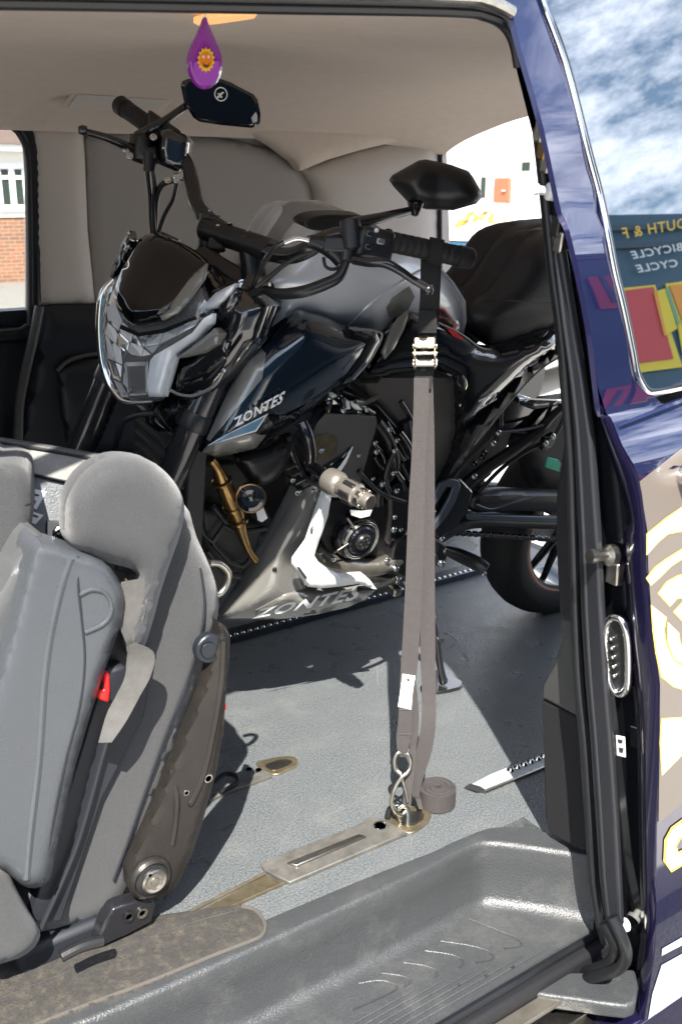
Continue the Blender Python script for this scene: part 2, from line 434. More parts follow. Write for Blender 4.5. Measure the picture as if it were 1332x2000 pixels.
for k in range(6):
    xa = xw0 - (xw1-xw0+1.8)*k; wd = xw1-xw0
    b = MB()
    hgt = z_w1-z_w0
    b.wbox(xa, xa+wd, hy-.09, hy-.033, z_w0, z_w0+.12); b.wbox(xa, xa+wd, hy-.09, hy-.033, z_w1-.12, z_w1)
    for q in (0, .5, 1): b.wbox(xa+(wd-.11)*q, xa+(wd-.11)*q+.11, hy-.088, hy-.033, z_w0+.121, z_w1-.121)
    b.wbox(xa+.111, xa+wd-.111, hy-.08, hy-.034, z_w0+hgt*.66, z_w0+hgt*.66+.07)
    wf = b.build('window', 'white frame', house)
    b = MB(); b.wbox(xa+.04, xa+wd-.04, hy-.05, hy-.031, z_w0+.04, z_w1-.04); b.build('pane', 'house glass', wf)

def leafy(name, cx, cy, z0, rx, ry, rz, n, m, label, cat, s=.09, trunk=None, seed=1):
    rd = random.Random(seed); b = MB()
    cl = [(V((rd.uniform(-.8, .8)*rx, rd.uniform(-.8, .8)*ry, rd.uniform(-.8, .8)*rz)), rd.uniform(.25, .5)) for _ in range(16)]
    for _ in range(n):
        c, r = rd.choice(cl); d = V((rd.gauss(0, 1), rd.gauss(0, 1), rd.gauss(0, 1))).normalized()*r*rd.uniform(.6, 1)
        p = V((cx, cy, z0+rz)) + c + V((d.x*rx, d.y*ry, d.z*rz)); a = V((rd.gauss(0, 1), rd.gauss(0, 1), rd.gauss(0, 1))).normalized(); q = a.orthogonal().normalized(); r2 = a.cross(q)
        ss_ = s*rd.uniform(.6, 1.3)
        b.add([p-q*ss_, p+r2*ss_*.5, p+q*ss_, p-r2*ss_*.5], [(0, 1, 2, 3)])
    root = empty(name, (cx, cy, GZ), label, cat)
    b.build('foliage', m, root)
    MB().tube([(cx, cy, GZ), (cx+.03, cy, z0+.4*rz), (cx-.03, cy, z0+rz)], [.09, .07, .03], 8).build('trunk', 'roof tile', root)
    return root
p_ = Ph(20, 262); leafy('tree', p_.x-1.5, hy+9, 3.2, 5, 3, 3.2, 7000, 'hedge leaf', 'dark green tree rising behind the brick house', 'tree', s=.24, seed=3)

# pale building, yellow shrub and car seen through the open tailgate
Pb = PX(13.0)
bl = Pb(1180, 300); br = Pb(800, 300)
zt = Pb(960, 10).z
pale = empty('pale_building', (13, (bl.y+br.y)/2, GZ), 'sunlit white rendered building behind the open tailgate', 'building')
b = MB(); b.wbox(13, 19, bl.y-1.5, br.y+4, GZ, zt); b.build('wall', 'white render', pale)
b = MB(); b.wbox(12.7, 19.3, bl.y-1.8, br.y+4.3, zt+.003, zt+.2); b.build('roof', 'roof tile', pale)
d0 = Pb(968, 395); d1 = Pb(1000, 347)
dr = MB().wbox(12.93, 12.997, min(d0.y, d1.y), max(d0.y, d1.y), d0.z, d1.z).build('door', 'red door', pale, bevel=.01)
MB().wbox(12.9, 12.928, min(d0.y, d1.y)+.05, min(d0.y, d1.y)+.15, d0.z+(d1.z-d0.z)*.45, d0.z+(d1.z-d0.z)*.5).build('handle', 'chrome', dr)
for (xa, xb, ya, yb) in ((1020, 1045, 340, 310), (940, 958, 392, 340), (890, 925, 335, 318)):
    a0 = Pb(xa, ya); a1 = Pb(xb, yb)
    wf = MB().wbox(12.94, 12.997, min(a0.y, a1.y), max(a0.y, a1.y), a0.z, a1.z).build('window', 'white frame', pale, bevel=.01)
    MB().wbox(12.92, 12.939, min(a0.y, a1.y)+.05, max(a0.y, a1.y)-.05, a0.z+.05, a1.z-.05).build('pane', 'house glass' if xa != 890 else 'white render', wf)
p_ = PX(10.5)(905, 432); leafy('yellow_shrub', 10.5, p_.y, GZ, .6, 1.6, (p_.z-GZ)/2, 2600, 'yellow leaf', 'yellow leaved shrub in front of the white building', 'shrub', s=.07, seed=5)

def parked_car(x, y, rz, label):
    root = empty('parked_car', (x, y, GZ), label, 'car')
    Rz = Matrix.Rotation(rz, 3, 'Z'); o = V((x, y, GZ))
    def W(a, b_, c): return o + Rz @ V((a, b_, c))
    def loft(name, secs, m, n=14, **k):
        vs = []; fs = []
        for (a, wd, z0, z1, rr) in secs:
            for i in range(n):
                t = 2*math.pi*i/n; cx_, sx_ = math.cos(t), math.sin(t)
                e = .45; px_ = math.copysign(abs(cx_)**e, cx_)*wd; pz_ = math.copysign(abs(sx_)**e, sx_)*(z1-z0)/2+(z0+z1)/2
                if rr and pz_ > (z0+z1)/2: px_ *= rr
                vs.append(W(a, px_, pz_))
        for s in range(len(secs)-1):
            for i in range(n): fs.append((s*n+i, s*n+(i+1) % n, (s+1)*n+(i+1) % n, (s+1)*n+i))
        fs += [tuple(range(n)), tuple((len(secs)-1)*n+i for i in range(n))]
        return mk(name, vs, fs, m, root, ang=50, **k)
    loft('body', [(-2.05, .70, .35, .62, 0), (-1.95, .80, .25, .82, 0), (-1.2, .86, .2, .92, 0), (0, .87, .18, .95, 0), (1.2, .87, .2, .96, 0), (1.95, .82, .25, .92, 0), (2.08, .72, .35, .8, 0)], 'car paint')
    loft('cabin_glass', [(-1.15, .72, .8, .95, .95), (-.45, .74, .85, 1.36, .82), (.3, .75, .85, 1.44, .8), (1.2, .74, .85, 1.38, .8), (1.85, .70, .8, .97, .95)], 'car glass')
    loft('roof', [(-.5, .58, 1.345, 1.39, 0), (.3, .60, 1.43, 1.475, 0), (1.25, .58, 1.36, 1.41, 0)], 'car paint')
    for a in (-1.25, 1.25):
        for sgn in (-1, 1):
            wl = MB().lathe([(.19, -.1), (.29, -.1), (.32, -.07), (.32, .07), (.29, .1), (.19, .1)], W(a, sgn*.79, .32), Rz @ V((0, 1, 0)), 28).build('wheel', 'tyre', root)
            MB().lathe([(.0, .04), (.05, .05), (.17, .03), (.19, .06), (.19, -.06), (.0, -.06)], W(a, sgn*.79, .32), Rz @ V((0, sgn, 0)), 20).build('rim', 'chrome', wl)
    for sgn in (-1, 1): MB().box(W(-1.97, sgn*.6, .68), (Rz @ V((1, 0, 0)), Rz @ V((0, 1, 0)), V((0, 0, 1))), (.06, .16, .07)).build('headlight', 'chrome', root, bevel=.02)
    return root
pc = PX(6.9)(975, 470)
parked_car(6.9, pc.y-.1, R(20), 'white parked car with blue tinted windscreen seen through the open tailgate')

# ================================================================== the van
van = empty('van', (0.6, 1.9, GZ), 'blue van with its sliding door open, carrying a motorcycle', 'van')
XE = 2.35; FY = 2.78
# floor pan
fl = MB().wbox(-1.2, XE, 1.155, FY-.002, -.03, 0); fl.wbox(-1.2, .1, 1.0, 1.1549, -.03, 0)
fl.wbox(1.232, XE, 1.03, 1.1549, -.03, 0); fl.build('load_floor', 'floor vinyl', van, bevel=0)
# closing floor strip that slants beside the step
# ---- entrance step
zt_ = -.122
rim = [(-300, 2165), (200, 1985), (700, 1761), (842, 1694), (880, 1674), (906, 1661), (930, 1651), (956, 1647), (1008, 1652), (1103, 1666), (1141, 1673), (1170, 1678)]
R0 = [PZ(x, y, .003) for x, y in rim]
flo = [(-300, 2100), (200, 1930), (700, 1724), (842, 1668), (875, 1652), (905, 1639), (935, 1627), (966, 1619), (1032, 1619), (1075, 1633), (1151, 1666), (1185, 1674)]
R1 = [PZ(x, y, .003) for x, y in flo]
# bottom crease points: pushed down the wall
cr = []
for i, p in enumerate(R0):
    t = (R0[min(i+1, len(R0)-1)]-R0[max(i-1, 0)]).normalized(); nn = V((t.y, -t.x, 0))
    cr.append(p+nn*.012+V((0, 0, zt_-.003)))
prof = []                                                      # rings from floor edge over the rim and down
def mix(a, b, t): return a*(1-t)+b*t
for i in range(len(R0)):
    a, r_, c = R1[i], R0[i], cr[i]
    t = (R0[min(i+1, len(R0)-1)]-R0[max(i-1, 0)]).normalized(); nn = V((t.y, -t.x, 0))
    prof.append([a+V((0, 0, -.004)), a+V((0, 0, .003)), mix(a, r_, .85)+V((0, 0, .004)), r_+V((0, 0, .002)), r_+nn*.004+V((0, 0, -.008)), mix(r_, c, .35), mix(r_, c, .85), c+nn*.008+V((0, 0, .006)), c+nn*.026+V((0, 0, 0))])
Pf = [crom([pr[k] for pr in prof], False, 4) for k in range(9)]
L = len(Pf[0]); vs = [p for row in Pf for p in row]; fs = [(k*L+i, k*L+i+1, (k+1)*L+i+1, (k+1)*L+i) for k in range(8) for i in range(L-1)]
# tread: from the last ring out to the sill edge
edge = []
for p in Pf[8]:
    edge.append(V((max(min(p.x, 1.24), -1), .962 if p.x < 1.24 else min(p.y, .962), zt_)))
o0 = len(vs); vs += edge + [e+V((0, -.006, -.03)) for e in edge]
fs += [(8*L+i, 8*L+i+1, o0+i+1, o0+i) for i in range(L-1)] + [(o0+i, o0+i+1, o0+L+i+1, o0+L+i) for i in range(L-1)]
step_ = mk('entrance_step', vs, fs, 'step plastic', van, ang=75)
# moulded grooves in the tread: long lines and hooked lines
gz = zt_+.0015
for px_ in ([(900, 1788), (960, 1812), (1005, 1830), (1018, 1846), (985, 1852)], [(860, 1838), (915, 1846), (955, 1858), (963, 1872), (930, 1880)], [(830, 1857), (880, 1864), (905, 1876), (898, 1890)],
            [(788, 1880), (830, 1886), (853, 1896), (850, 1908)], [(745, 1900), (785, 1906), (803, 1916), (790, 1926)], [(700, 1921), (745, 1915), (775, 1926), (760, 1940), (690, 1972)]):
    pp = [PZ(x, y, gz) for x, y in px_]
    MB().tube(pp, .0024, 8, 6, flat=.6).build('tread_rib', 'step plastic', step_, ang=60)
for k in range(6):
    Yk = .974+.0115*k; Xk = 1.12-.05*k
    MB().tube([(-.6, Yk, gz), (Xk-.25, Yk, gz), (Xk-.08, Yk, gz), (Xk, Yk, gz)], [.0022]*3+[.001], 8, 6, flat=.6).build('tread_rib', 'step plastic', step_, ang=60)
# sill below the step: black seal, painted sill, scuff plate
MB().tube([(-1, .958, zt_-.012), (1.24, .958, zt_-.012)], .008, 10).build('sill_seal', 'rubber', van)
b = MB(); b.wbox(-1.2, 1.6, .935, 1.0, -.40, zt_-.02); b.build('sill', 'black trim', van, bevel=.01)
b = MB(); b.wbox(-1.2, 1.12, .905, .9345, -.175, -.165); b.build('sliding_track', 'pipe', van, bevel=.002)
b = MB(); b.wbox(-1.2, 1.6, .84, .9349, -.40, -.236); b.build('painted_sill', 'paint edge', van, bevel=.01)
b = MB(); b.wbox(-1.0, 1.14, .845, .929, -.235, -.215); b.wbox(-1, 1.14, .86, .869, -.2148, -.208); b.wbox(-1, 1.14, .89, .899, -.2148, -.208); b.build('scuff_plate', 'steel', van, bevel=.002)

# ---- floor rails (recessed seat tracks)
def rail(poly, m, h, **k): return plate('floor_rail', poly, PZ, h, h+.002 if h > .004 else .003, m, van, **k)
rail([(330, 1806), (372, 1788), (520, 1708), (556, 1722), (405, 1792), (372, 1812)], 'brass steel', .003)
MB().tube([PZ(350, 1792, .003), PZ(518, 1706, .003)], .003, 8).build('rail_lip', 'brass steel', van)
MB().tube([PZ(392, 1797, .003), PZ(556, 1724, .003)], .003, 8).build('rail_lip', 'brass steel', van)
br_ = rail([(509, 1688), (545, 1670), (695, 1612), (722, 1596), (752, 1600), (795, 1626), (770, 1636), (566, 1723), (520, 1700)], 'dusty steel', .008)
rail([(560, 1684), (700, 1628), (716, 1632), (580, 1690)], 'steel', .013, bevel=.002)
MB().lathe([(.0, 0), (.010, 0), (.0125, .001), (.013, 0)], PZ(742, 1612, .009), (0, 0, 1), 20).build('hole_rim', 'chrome', van)
MB().lathe([(.0, 0), (.0095, 0)], PZ(742, 1612, .0105), (0, 0, 1), 20).build('bolt_hole', 'black matt', van)
# cup at the end of the track, with the lashing eye standing in it
cup = plate('track_cup', [(752, 1596), (790, 1578), (820, 1574), (838, 1582), (841, 1596), (828, 1612), (796, 1626)], PZ, .004, .005, 'brass steel', van, smooth=4)
plate('cup_hollow', [(772, 1598), (798, 1586), (818, 1584), (828, 1592), (822, 1604), (795, 1614)], PZ, .0052, .001, 'steel', cup, smooth=4, bevel=0)
rail([(400, 1556), (515, 1502), (526, 1508), (532, 1514), (430, 1552), (410, 1562)], 'dusty steel', .008)
c2 = plate('track_cup', [(500, 1490), (530, 1480), (565, 1476), (582, 1482), (580, 1494), (562, 1503), (534, 1512)], PZ, .004, .005, 'brass steel', van, smooth=4)
plate('cup_hollow', [(518, 1494), (545, 1484), (566, 1484), (570, 1490), (555, 1498), (532, 1504)], PZ, .0052, .001, 'steel', c2, smooth=4, bevel=0)
for p in ((487, 1502), (505, 1503)): MB().lathe([(0, 0), (.0065, 0)], PZ(*p, .0105), (0, 0, 1), 16).build('bolt_hole', 'black matt', van)
MB().tube([PZ(415, 1528, .012), PZ(440, 1512, .02), PZ(462, 1516, .02), PZ(462, 1530, .012), PZ(430, 1548, .012)], .005, 8, 5).build('track_loop', 'black satin', van)
# bright rail to the right
r3 = rail([(907, 1538), (960, 1510), (1075, 1466), (1100, 1478), (940, 1546)], 'rail bright', .004)
plate('rail_end', [(907, 1537), (918, 1530), (938, 1536), (952, 1545), (930, 1545)], PZ, .0065, .002, 'black matt', r3, bevel=0)
MB().tube([PZ(945, 1547, .004), PZ(1100, 1483, .004)], .004, 8).build('rail_lip', 'steel', r3)
for k in range(7):
    MB().lathe([(.0, .006), (.004, .0055), (.0075, .002), (.0085, 0)], PZ(997+k*13, 1503-k*5.4, .006), (0, 0, 1), 14).build('rail_stud', 'chrome', r3)
# dark rail beneath the motorcycle with its row of holes
b = MB(); b.wbox(.9, 2.2, 2.17, 2.23, .0005, .012); r4 = b.build('floor_rail', 'black satin', van, bevel=.003)
b = MB()
for k in range(50): b.lathe([(0, .004), (.005, .003), (.0068, 0)], (1.13+k*.021, 2.184, .0125), (0, 0, 1), 10)
b.build('rail_studs', 'chrome', r4); b = MB()
b.wbox(.9, 2.2, 2.16, 2.166, .0005, .018); b.build('rail_lip', 'swingarm', r4)

rd = random.Random(21)
for k in range(26):
    x0 = rd.uniform(.75, 1.6); y0 = rd.uniform(1.25, 2.0); a = rd.uniform(-.5, 1.2); ln_ = rd.uniform(.03, .16); cv_ = rd.uniform(-.03, .03)
    MB().ribbon([(x0, y0, .0006), (x0+math.cos(a)*ln_*.5-cv_*math.sin(a), y0+math.sin(a)*ln_*.5+cv_*math.cos(a), .0006), (x0+math.cos(a)*ln_, y0+math.sin(a)*ln_, .0006)], V((-math.sin(a), math.cos(a), 0))*rd.uniform(.0008, .002), .0004, 5).build('floor_scratch', 'scuff', van)
# ---- headliner: one curved cloth shell
cp = [(1.045, 1.372), (1.075, 1.384), (1.14, 1.398), (1.3, 1.408), (1.7, 1.425), (2.15, 1.425), (2.4, 1.405), (2.56, 1.375), (2.66, 1.35), (2.73, 1.325), (2.765, 1.305)]
cpp = crom([V((0, a, c)) for a, c in cp], False, 5)
xs = [-1.1, -.6, 0, .4, .8, 1.0, 1.2, 1.5, 1.8, 2.0, 2.1, 2.2, 2.28, 2.33, XE]
vs = []; fs = []
for x in xs:
    k = max(0, (x-1.95)/.4); dr_ = .035*k*k
    for p in cpp: vs.append(V((x, p.y, p.z-dr_*(1 if p.z > 1.3 else .4))))
n = len(cpp)
for i in range(len(xs)-1):
    for j in range(n-1): fs.append((i*n+j, i*n+j+1, (i+1)*n+j+1, (i+1)*n+j))
mk('headliner', vs, fs, 'headliner cloth', van, ang=80)
# roof skin above
b = MB(); rv = [(-1.3, 1.035), (2.42, 1.035), (2.42, 2.86), (-1.3, 2.86)]
b.add([(x, y, 1.36) for x, y in rv[:0]], [])
ro = [(1.075, 1.405), (1.10, 1.435), (1.2, 1.465), (1.9, 1.49), (2.6, 1.46), (2.8, 1.41), (2.84, 1.37)]
b.prism([(-1.3, y, z) for y, z in ro]+[(-1.3, y, z-.02) for y, z in ro[::-1]], (3.72, 0, 0)); b.build('roof', 'paint', van, ang=45)
b = MB(); b.wbox(XE+.002, XE+.06, 1.1, 2.8, 1.40, 1.46); b.build('roof_header', 'black trim', van)
# tailgate header trim curving into the pillar
Pr = PX(XE)
plate('header_trim', [(852, 262), (860, 255), (940, 228), (1020, 206), (1090, 196), (1090, 168), (1015, 178), (900, 215), (822, 245), (760, 285), (700, 330), (760, 330)], PX(XE-.03), 0, .03, 'pillar plastic', van, smooth=3, bevel=.006)
# door opening seals along the roof
MB().tube([PY(1.06)(x, y) for x, y in ((-500, -2), (0, 2), (500, 12), (880, 20), (950, 30), (985, 48), (1004, 80), (1014, 130))], .0085, 10, 6).build('door_seal', 'rubber', van)
MB().tube([PY(1.05)(x, y) for x, y in ((-500, -22), (0, -16), (500, -6), (880, 4), (940, 10), (985, 26), (1000, 52))], .006, 10, 6).build('door_seal', 'grey trim', van)
MB().tube([PY(1.04)(x, y) for x, y in ((-500, -34), (0, -28), (500, -18), (880, -8), (950, 0), (1000, 24))], .008, 10, 6).build('roof_channel', 'steel', van)
# ceiling lamp and vent panel
PC = Pl((0, 0, -1), (0, 0, 1.4245))
plate('ceiling_light', [(378, 46), (425, 33), (503, 30), (497, 37), (430, 47), (388, 51)], Pl((0, 0, -1), (0, 0, 1.408)), .0, .01, 'orange lens', van, bevel=.002)
PV = PY(2.62)
cv = plate('ceiling_panel', [(122, 212), (142, 180), (150, 177), (342, 190), (336, 200), (312, 222), (290, 220)], Pl((0, -.55, -.83), (0, 2.55, 1.375)), .004, .006, 'headliner cloth', van, bevel=.002)
plate('panel_inset', [(134, 210), (152, 184), (330, 196), (306, 216)], Pl((0, -.55, -.83), (0, 2.55, 1.375)), .0065, .002, 'pillar plastic', cv, bevel=.001)

# ---- far side wall, pieced round the window
Pw = PY(FY)
plate('side_wall', [(62, 232), (870, 232), (900, 1100), (60, 1290), (60, 640)], PY(FY+.03), 0, .05, 'pillar plastic', van)
b = MB(); b.wbox(-1.3, XE, FY+.02, FY+.09, -.1, .84); b.wbox(-1.3, .25, FY+.02, FY+.09, .841, 1.25); b.build('side_wall', 'dark trim', van)
zl0 = Pw(40, 652).z
frame_px = [(-420, 215), (-120, 222), (0, 231), (30, 240), (50, 262), (62, 300), (66, 420), (67, 620), (56, 646), (20, 655), (-200, 668), (-420, 680)]
wf = curvetube('window_frame', frame_px, PY(FY+.01), 0, .022, 'rubber', van, seg=10)
curvetube('inner_seal', [(x-7 if x > 0 else x, y+(7 if y < 400 else -7)) for x, y in frame_px], PY(FY-.005), 0, .008, 'black trim', wf, seg=8)
plate('window_glass', [(-420, 225), (0, 235), (40, 250), (60, 300), (66, 620), (50, 650), (-420, 672)], PY(FY+.05), 0, .004, 'window glass', van, bevel=0)
pillow('pillar_trim', [(64, 245), (162, 249), (166, 300), (172, 450), (186, 592), (78, 597), (72, 500), (68, 320)], Pw, .0, .022, 40, 'pillar plastic', van, thick=.05, step=12)
pillow('side_panel', [(167, 275), (180, 255), (260, 252), (350, 262), (450, 272), (530, 292), (580, 322), (606, 362), (620, 420), (627, 520), (628, 700), (190, 700), (180, 560), (170, 400)], Pw, -.012, .016, 30, 'insert plastic', van, thick=.03, step=16)
pillow('rear_pillar', [(634, 700), (630, 520), (622, 420), (610, 362), (590, 332), (700, 292), (780, 272), (860, 260), (858, 450), (860, 700)], Pw, .0, .03, 60, 'pillar plastic', van, thick=.06, step=16)
pillow('headliner_corner', [(430, 225), (530, 283), (572, 314), (586, 334), (640, 312), (700, 294), (780, 275), (858, 259), (900, 222)], PY(FY-.035), 0, .02, 40, 'headliner cloth', van, thick=.03, step=14)
MB().tube([PY(FY-.01)(x, y) for x, y in ((862, 250), (859, 330), (859, 470), (862, 700), (880, 1000))], .009, 8, 4).build('tailgate_seal', 'rubber', van)
# dark lower wall trim
pillow('lower_trim', [(78, 598), (186, 594), (330, 602), (640, 640), (900, 690), (930, 1100), (600, 1120), (200, 1180), (30, 1200), (30, 860), (55, 760), (68, 660)], Pw, .02, .03, 30, 'dark trim', van, thick=.06, step=24)
curvetube('trim_edge', [(78, 598), (66, 660), (48, 740), (38, 800), (36, 900)], PY(FY-.05), 0, .013, 'grey trim', van)
pillow('trim_pocket', [(108, 720), (140, 700), (200, 690), (300, 688), (300, 900), (130, 880), (112, 800)], Pw, .04, .035, 30, 'dark trim', van, thick=.04, step=18)
curvetube('trim_crease', [(112, 725), (140, 702), (200, 690), (330, 684)], PY(FY-.062), 0, .006, 'grey trim', van)
b = MB(); b.wbox(XE-.002, XE+.06, 1.0, FY+.08, -.12, -.005); b.build('rear_bumper', 'black trim', van, bevel=.01)
b = MB(); b.wbox(-1.35, -1.3, 1.0, 2.85, -.4, 1.36); b.build('bulkhead', 'grey trim', van)

# ---- near side: the quarter behind the opening
sil = [(1004, 40), (1012, 75), (1020, 150), (1044, 260), (1062, 410), (1074, 520), (1086, 600), (1100, 700), (1108, 770), (1104, 830), (1094, 900), (1084, 970), (1083, 1050), (1088, 1150), (1092, 1206)]
PQ = Pl((-1, 0, -.12), (1.19, 1.08, .2))
innr = [PQ(x, y) for x, y in sil]
out_ = [V((p.x, min(p.y-.012, max(p.y-.06, 1.0 if p.z < .9 else 1.0+.32*(p.z-.9))), p.z)) for p in innr]
b = MB(); b.prism(innr+out_[::-1], (1.2, 0, 0)); b.build('rear_quarter', 'black trim', van, bevel=.006, ang=60)
lo = [(1092, 1209), (1095, 1250), (1080, 1295), (1057, 1336), (1057, 1364), (1135, 1405), (1150, 1405)]
innr2 = [PQ(x, y) for x, y in lo[:5]]; 
b = MB(); b.prism(innr2+[PQ(1137, 1406), PQ(1136, 1209)], (1.15, 0, 0)); b.build('quarter_trim', 'grey trim', van, bevel=.006)
b = MB(); b.prism([PQ(x, y, -.003) for x, y in ((1057, 1365), (1138, 1407), (1152, 1667), (1075, 1632), (1064, 1600))], (1.13, 0, 0)); b.build('carpet_trim', 'black carpet', van, bevel=.004)
b = MB(); b.wbox(1.26, XE, .96, 1.03, -.4, -.004); b.build('quarter_base', 'black trim', van)
b = MB(); b.wbox(1.3, XE+.05, .99, 1.03, -.3, 1.0); b.build('outer_quarter', 'paint edge', van)
# rubber seals round the rear edge of the opening
for px_, d, r, k in (([(1052, 250), (1068, 400), (1080, 520), (1097, 650), (1108, 780), (1116, 900), (1120, 1050), (1124, 1200), (1130, 1330), (1142, 1450), (1152, 1600), (1160, 1720), (1172, 1800), (1182, 1840)], .02, .0095, 'rubber'),):
    curvetube('door_seal', px_, PQ, d, r, k, van)
lc = [(1072, 420), (1084, 520), (1094, 620), (1108, 740), (1118, 860), (1127, 1050), (1132, 1200), (1140, 1330), (1150, 1450), (1160, 1600), (1168, 1720), (1182, 1812)]
wdt = [10, 14, 20, 26, 32, 36, 38, 38, 38, 38, 36, 26]
plate('pillar_cover', lc+[(x+w_+2, y) for (x, y), w_ in list(zip(lc, wdt))[::-1]], PQ, .035, .014, 'pillar dark', van, bevel=.005, seg=4, ang=60)
curvetube('pillar_bead', [(x+w_*.35, y) for (x, y), w_ in zip(lc, wdt)], PQ, .034, .004, 'pillar dark', van)
# looped rubber boot and runner under the step
curvetube('lower_seal', [(1182, 1800), (1205, 1850), (1195, 1880), (1165, 1895), (1135, 1905)], PQ, .06, .013, 'rubber', van)
curvetube('lower_seal', [(1195, 1790), (1222, 1855), (1210, 1890), (1170, 1905), (1135, 1915)], PQ, .075, .010, 'rubber', van)
P2 = Pl((0, 0, 1), (0, 0, -.19))
rn = plate('door_runner', [(1000, 1928), (1010, 1915), (1100, 1880), (1150, 1860), (1152, 1875), (1060, 1915), (1016, 1940)], P2, 0, .012, 'pipe', van)
MB().box(P2(1098, 1880, .02), ((1, 0, 0), (0, 1, 0), (0, 0, 1)), (.018, .012, .022)).build('roller', 'label', rn, bevel=.004)
MB().box(P2(1122, 1868, .02), ((1, 0, 0), (0, 1, 0), (0, 0, 1)), (.008, .014, .026)).build('roller_bracket', 'pipe', rn, bevel=.004)
MB().tube([P2(990, 1925, .01), P2(1010, 1938, .015), P2(1030, 1934, .02), P2(1040, 1918, .01)], [.01, .014, .014, .009], 10, 4).build('guide_end', 'pipe', rn, ang=60)
P3 = Pl((0, 0, 1), (0, 0, -.17))
plate('guide_arm', [(1036, 1928), (1048, 1914), (1072, 1902), (1105, 1897), (1180, 1898), (1240, 1892), (1240, 1958), (1195, 1962), (1130, 1952), (1068, 1944), (1042, 1938)], P3, .012, .03, 'step plastic', van, smooth=2, bevel=.008, seg=4, ang=60)

# ---- sliding door, slid back outside the body
PD = Pl((-1, 0, -.15), (1.2, 0, 0))
def DE(x, y, d=0): return PD(x, y, d)
up_ = [(948, -180), (972, -80), (993, 0), (1016, 90), (1061, 250), (1096, 415), (1112, 452), (1137, 562), (1155, 662), (1172, 799)]
lw_ = [(1192, 815), (1215, 870), (1246, 930), (1261, 1035), (1262, 1110), (1272, 1230), (1286, 1335), (1287, 1475), (1282, 1615), (1280, 1825), (1273, 1895), (1259, 1986), (1240, 2080)]
SK = [DE(x, y) for x, y in up_+lw_]
PT = sorted((p.z, p.y) for p in SK)
def XF(z): return (1.2-.15*z)
def skinY(z): return lerp(PT, z)
def DS(x, y, off=.0):                                   # where a sight line meets the door's outer skin
    Y = .85
    for _ in range(25):
        p = PY(Y)(x, y); Y = .5*Y+.5*skinY(p.z)
    p = PY(Y)(x, y); return V((p.x, skinY(p.z)-off, p.z))
# smooth profile
DL = 1.25
zs = [z for z, _ in PT]
prof_z = []
for i in range(len(PT)-1):
    k = max(1, int((PT[i+1][0]-PT[i][0])/.03))
    prof_z += [PT[i][0]+(PT[i+1][0]-PT[i][0])*j/k for j in range(k)]
prof_z.append(PT[-1][0])
def skinP(x_, z): return V((x_, skinY(z), z))
# window opening in the upper skin
G = [(1012, -180), (1035, -80), (1056, 0), (1101, 125), (1146, 300), (1166, 375), (1182, 450), (1197, 530), (1214, 600), (1232, 687), (1238, 722), (1247, 748), (1264, 768), (1300, 764), (1332, 757), (1450, 735), (1450, -180)]
z_w = DS(1172, 799).z
# skin: upper part front strip + below window + lower, as one swept mesh with the window cut out
fr = [DS(x, y) for x, y in [(x+1, y) for x, y in up_]]
xsz = []
vs = []; fs = []
XS = [0, .0, .06, .12, .2, .35, .6, .9, DL]
gl = sorted([(DS(x, y).z, DS(x, y).x) for x, y in G[:10]])
zbot = DS(1300, 770).z
def gx(z): return lerp(gl, z)
rows = prof_z
nx = 10
lowrows = [z for z in rows if z <= zbot-.012] + [zbot-.010]
for z in lowrows:
    for i in range(nx): vs.append(V((XF(z)+DL*i/(nx-1), skinY(z), z)))
for r in range(len(lowrows)-1):
    for i in range(nx-1): fs.append((r*nx+i, r*nx+i+1, (r+1)*nx+i+1, (r+1)*nx+i))
o0 = len(vs)
hi = [zbot-.010]+[z for z in rows if z > zbot+.004]
cz = zbot+.055
for z in hi:
    g = gx(max(z, cz)) if z > zbot-.005 else gx(cz)
    if z < cz: 
        t = min(1, max(0, (cz-z)/.055)); g = gx(cz)+.055*(1-math.sqrt(max(0, 1-t*t)))
    for i in range(6): vs.append(V((XF(z)+(g-XF(z))*i/5, skinY(z), z)))
for r in range(len(hi)-1):
    for i in range(5): fs.append((o0+r*6+i, o0+r*6+i+1, o0+(r+1)*6+i+1, o0+(r+1)*6+i))
# hem and front edge: turned back inwards from the skin's front
hem_px = [(938, -180), (972-14, -80), (985, 0), (1008, 90), (1054, 250), (1090, 415), (1106, 452), (1131, 562), (1149, 662), (1165, 799), (1172, 822), (1180, 850), (1207, 930), (1231, 1014), (1222, 1060), (1232, 1230), (1243, 1335), (1250, 1475), (1252, 1615), (1257, 1825), (1250, 1895), (1241, 1986), (1232, 2080)]
HE = [PD(x, y, -.012 if i > 9 else -.01) for i, (x, y) in enumerate(hem_px)]
SKp = [V((p.x, p.y, p.z)) for p in SK]
HE2 = [h+V((.012, .012, 0)) for h in HE]; HE3 = [h+V((.03, .045 if h.z < .86 else .012, 0)) for h in HE]
SKf = [mix(SK[i], HE[i], .35)+V((-.008, 0, 0)) for i in range(len(SK))]
door = mk('sliding_door', vs, fs, 'paint', van, ang=60)
L = len(SK)
rowsE = [crom(r, False, 3) for r in (SKp, SKf, HE, HE2, HE3)]
n_ = len(rowsE[0]); vs = [p for r in rowsE for p in r]
mk('door_hem', vs, [(k*n_+i, k*n_+i+1, (k+1)*n_+i+1, (k+1)*n_+i) for k in range(4) for i in range(n_-1)], 'paint edge', door, ang=60)
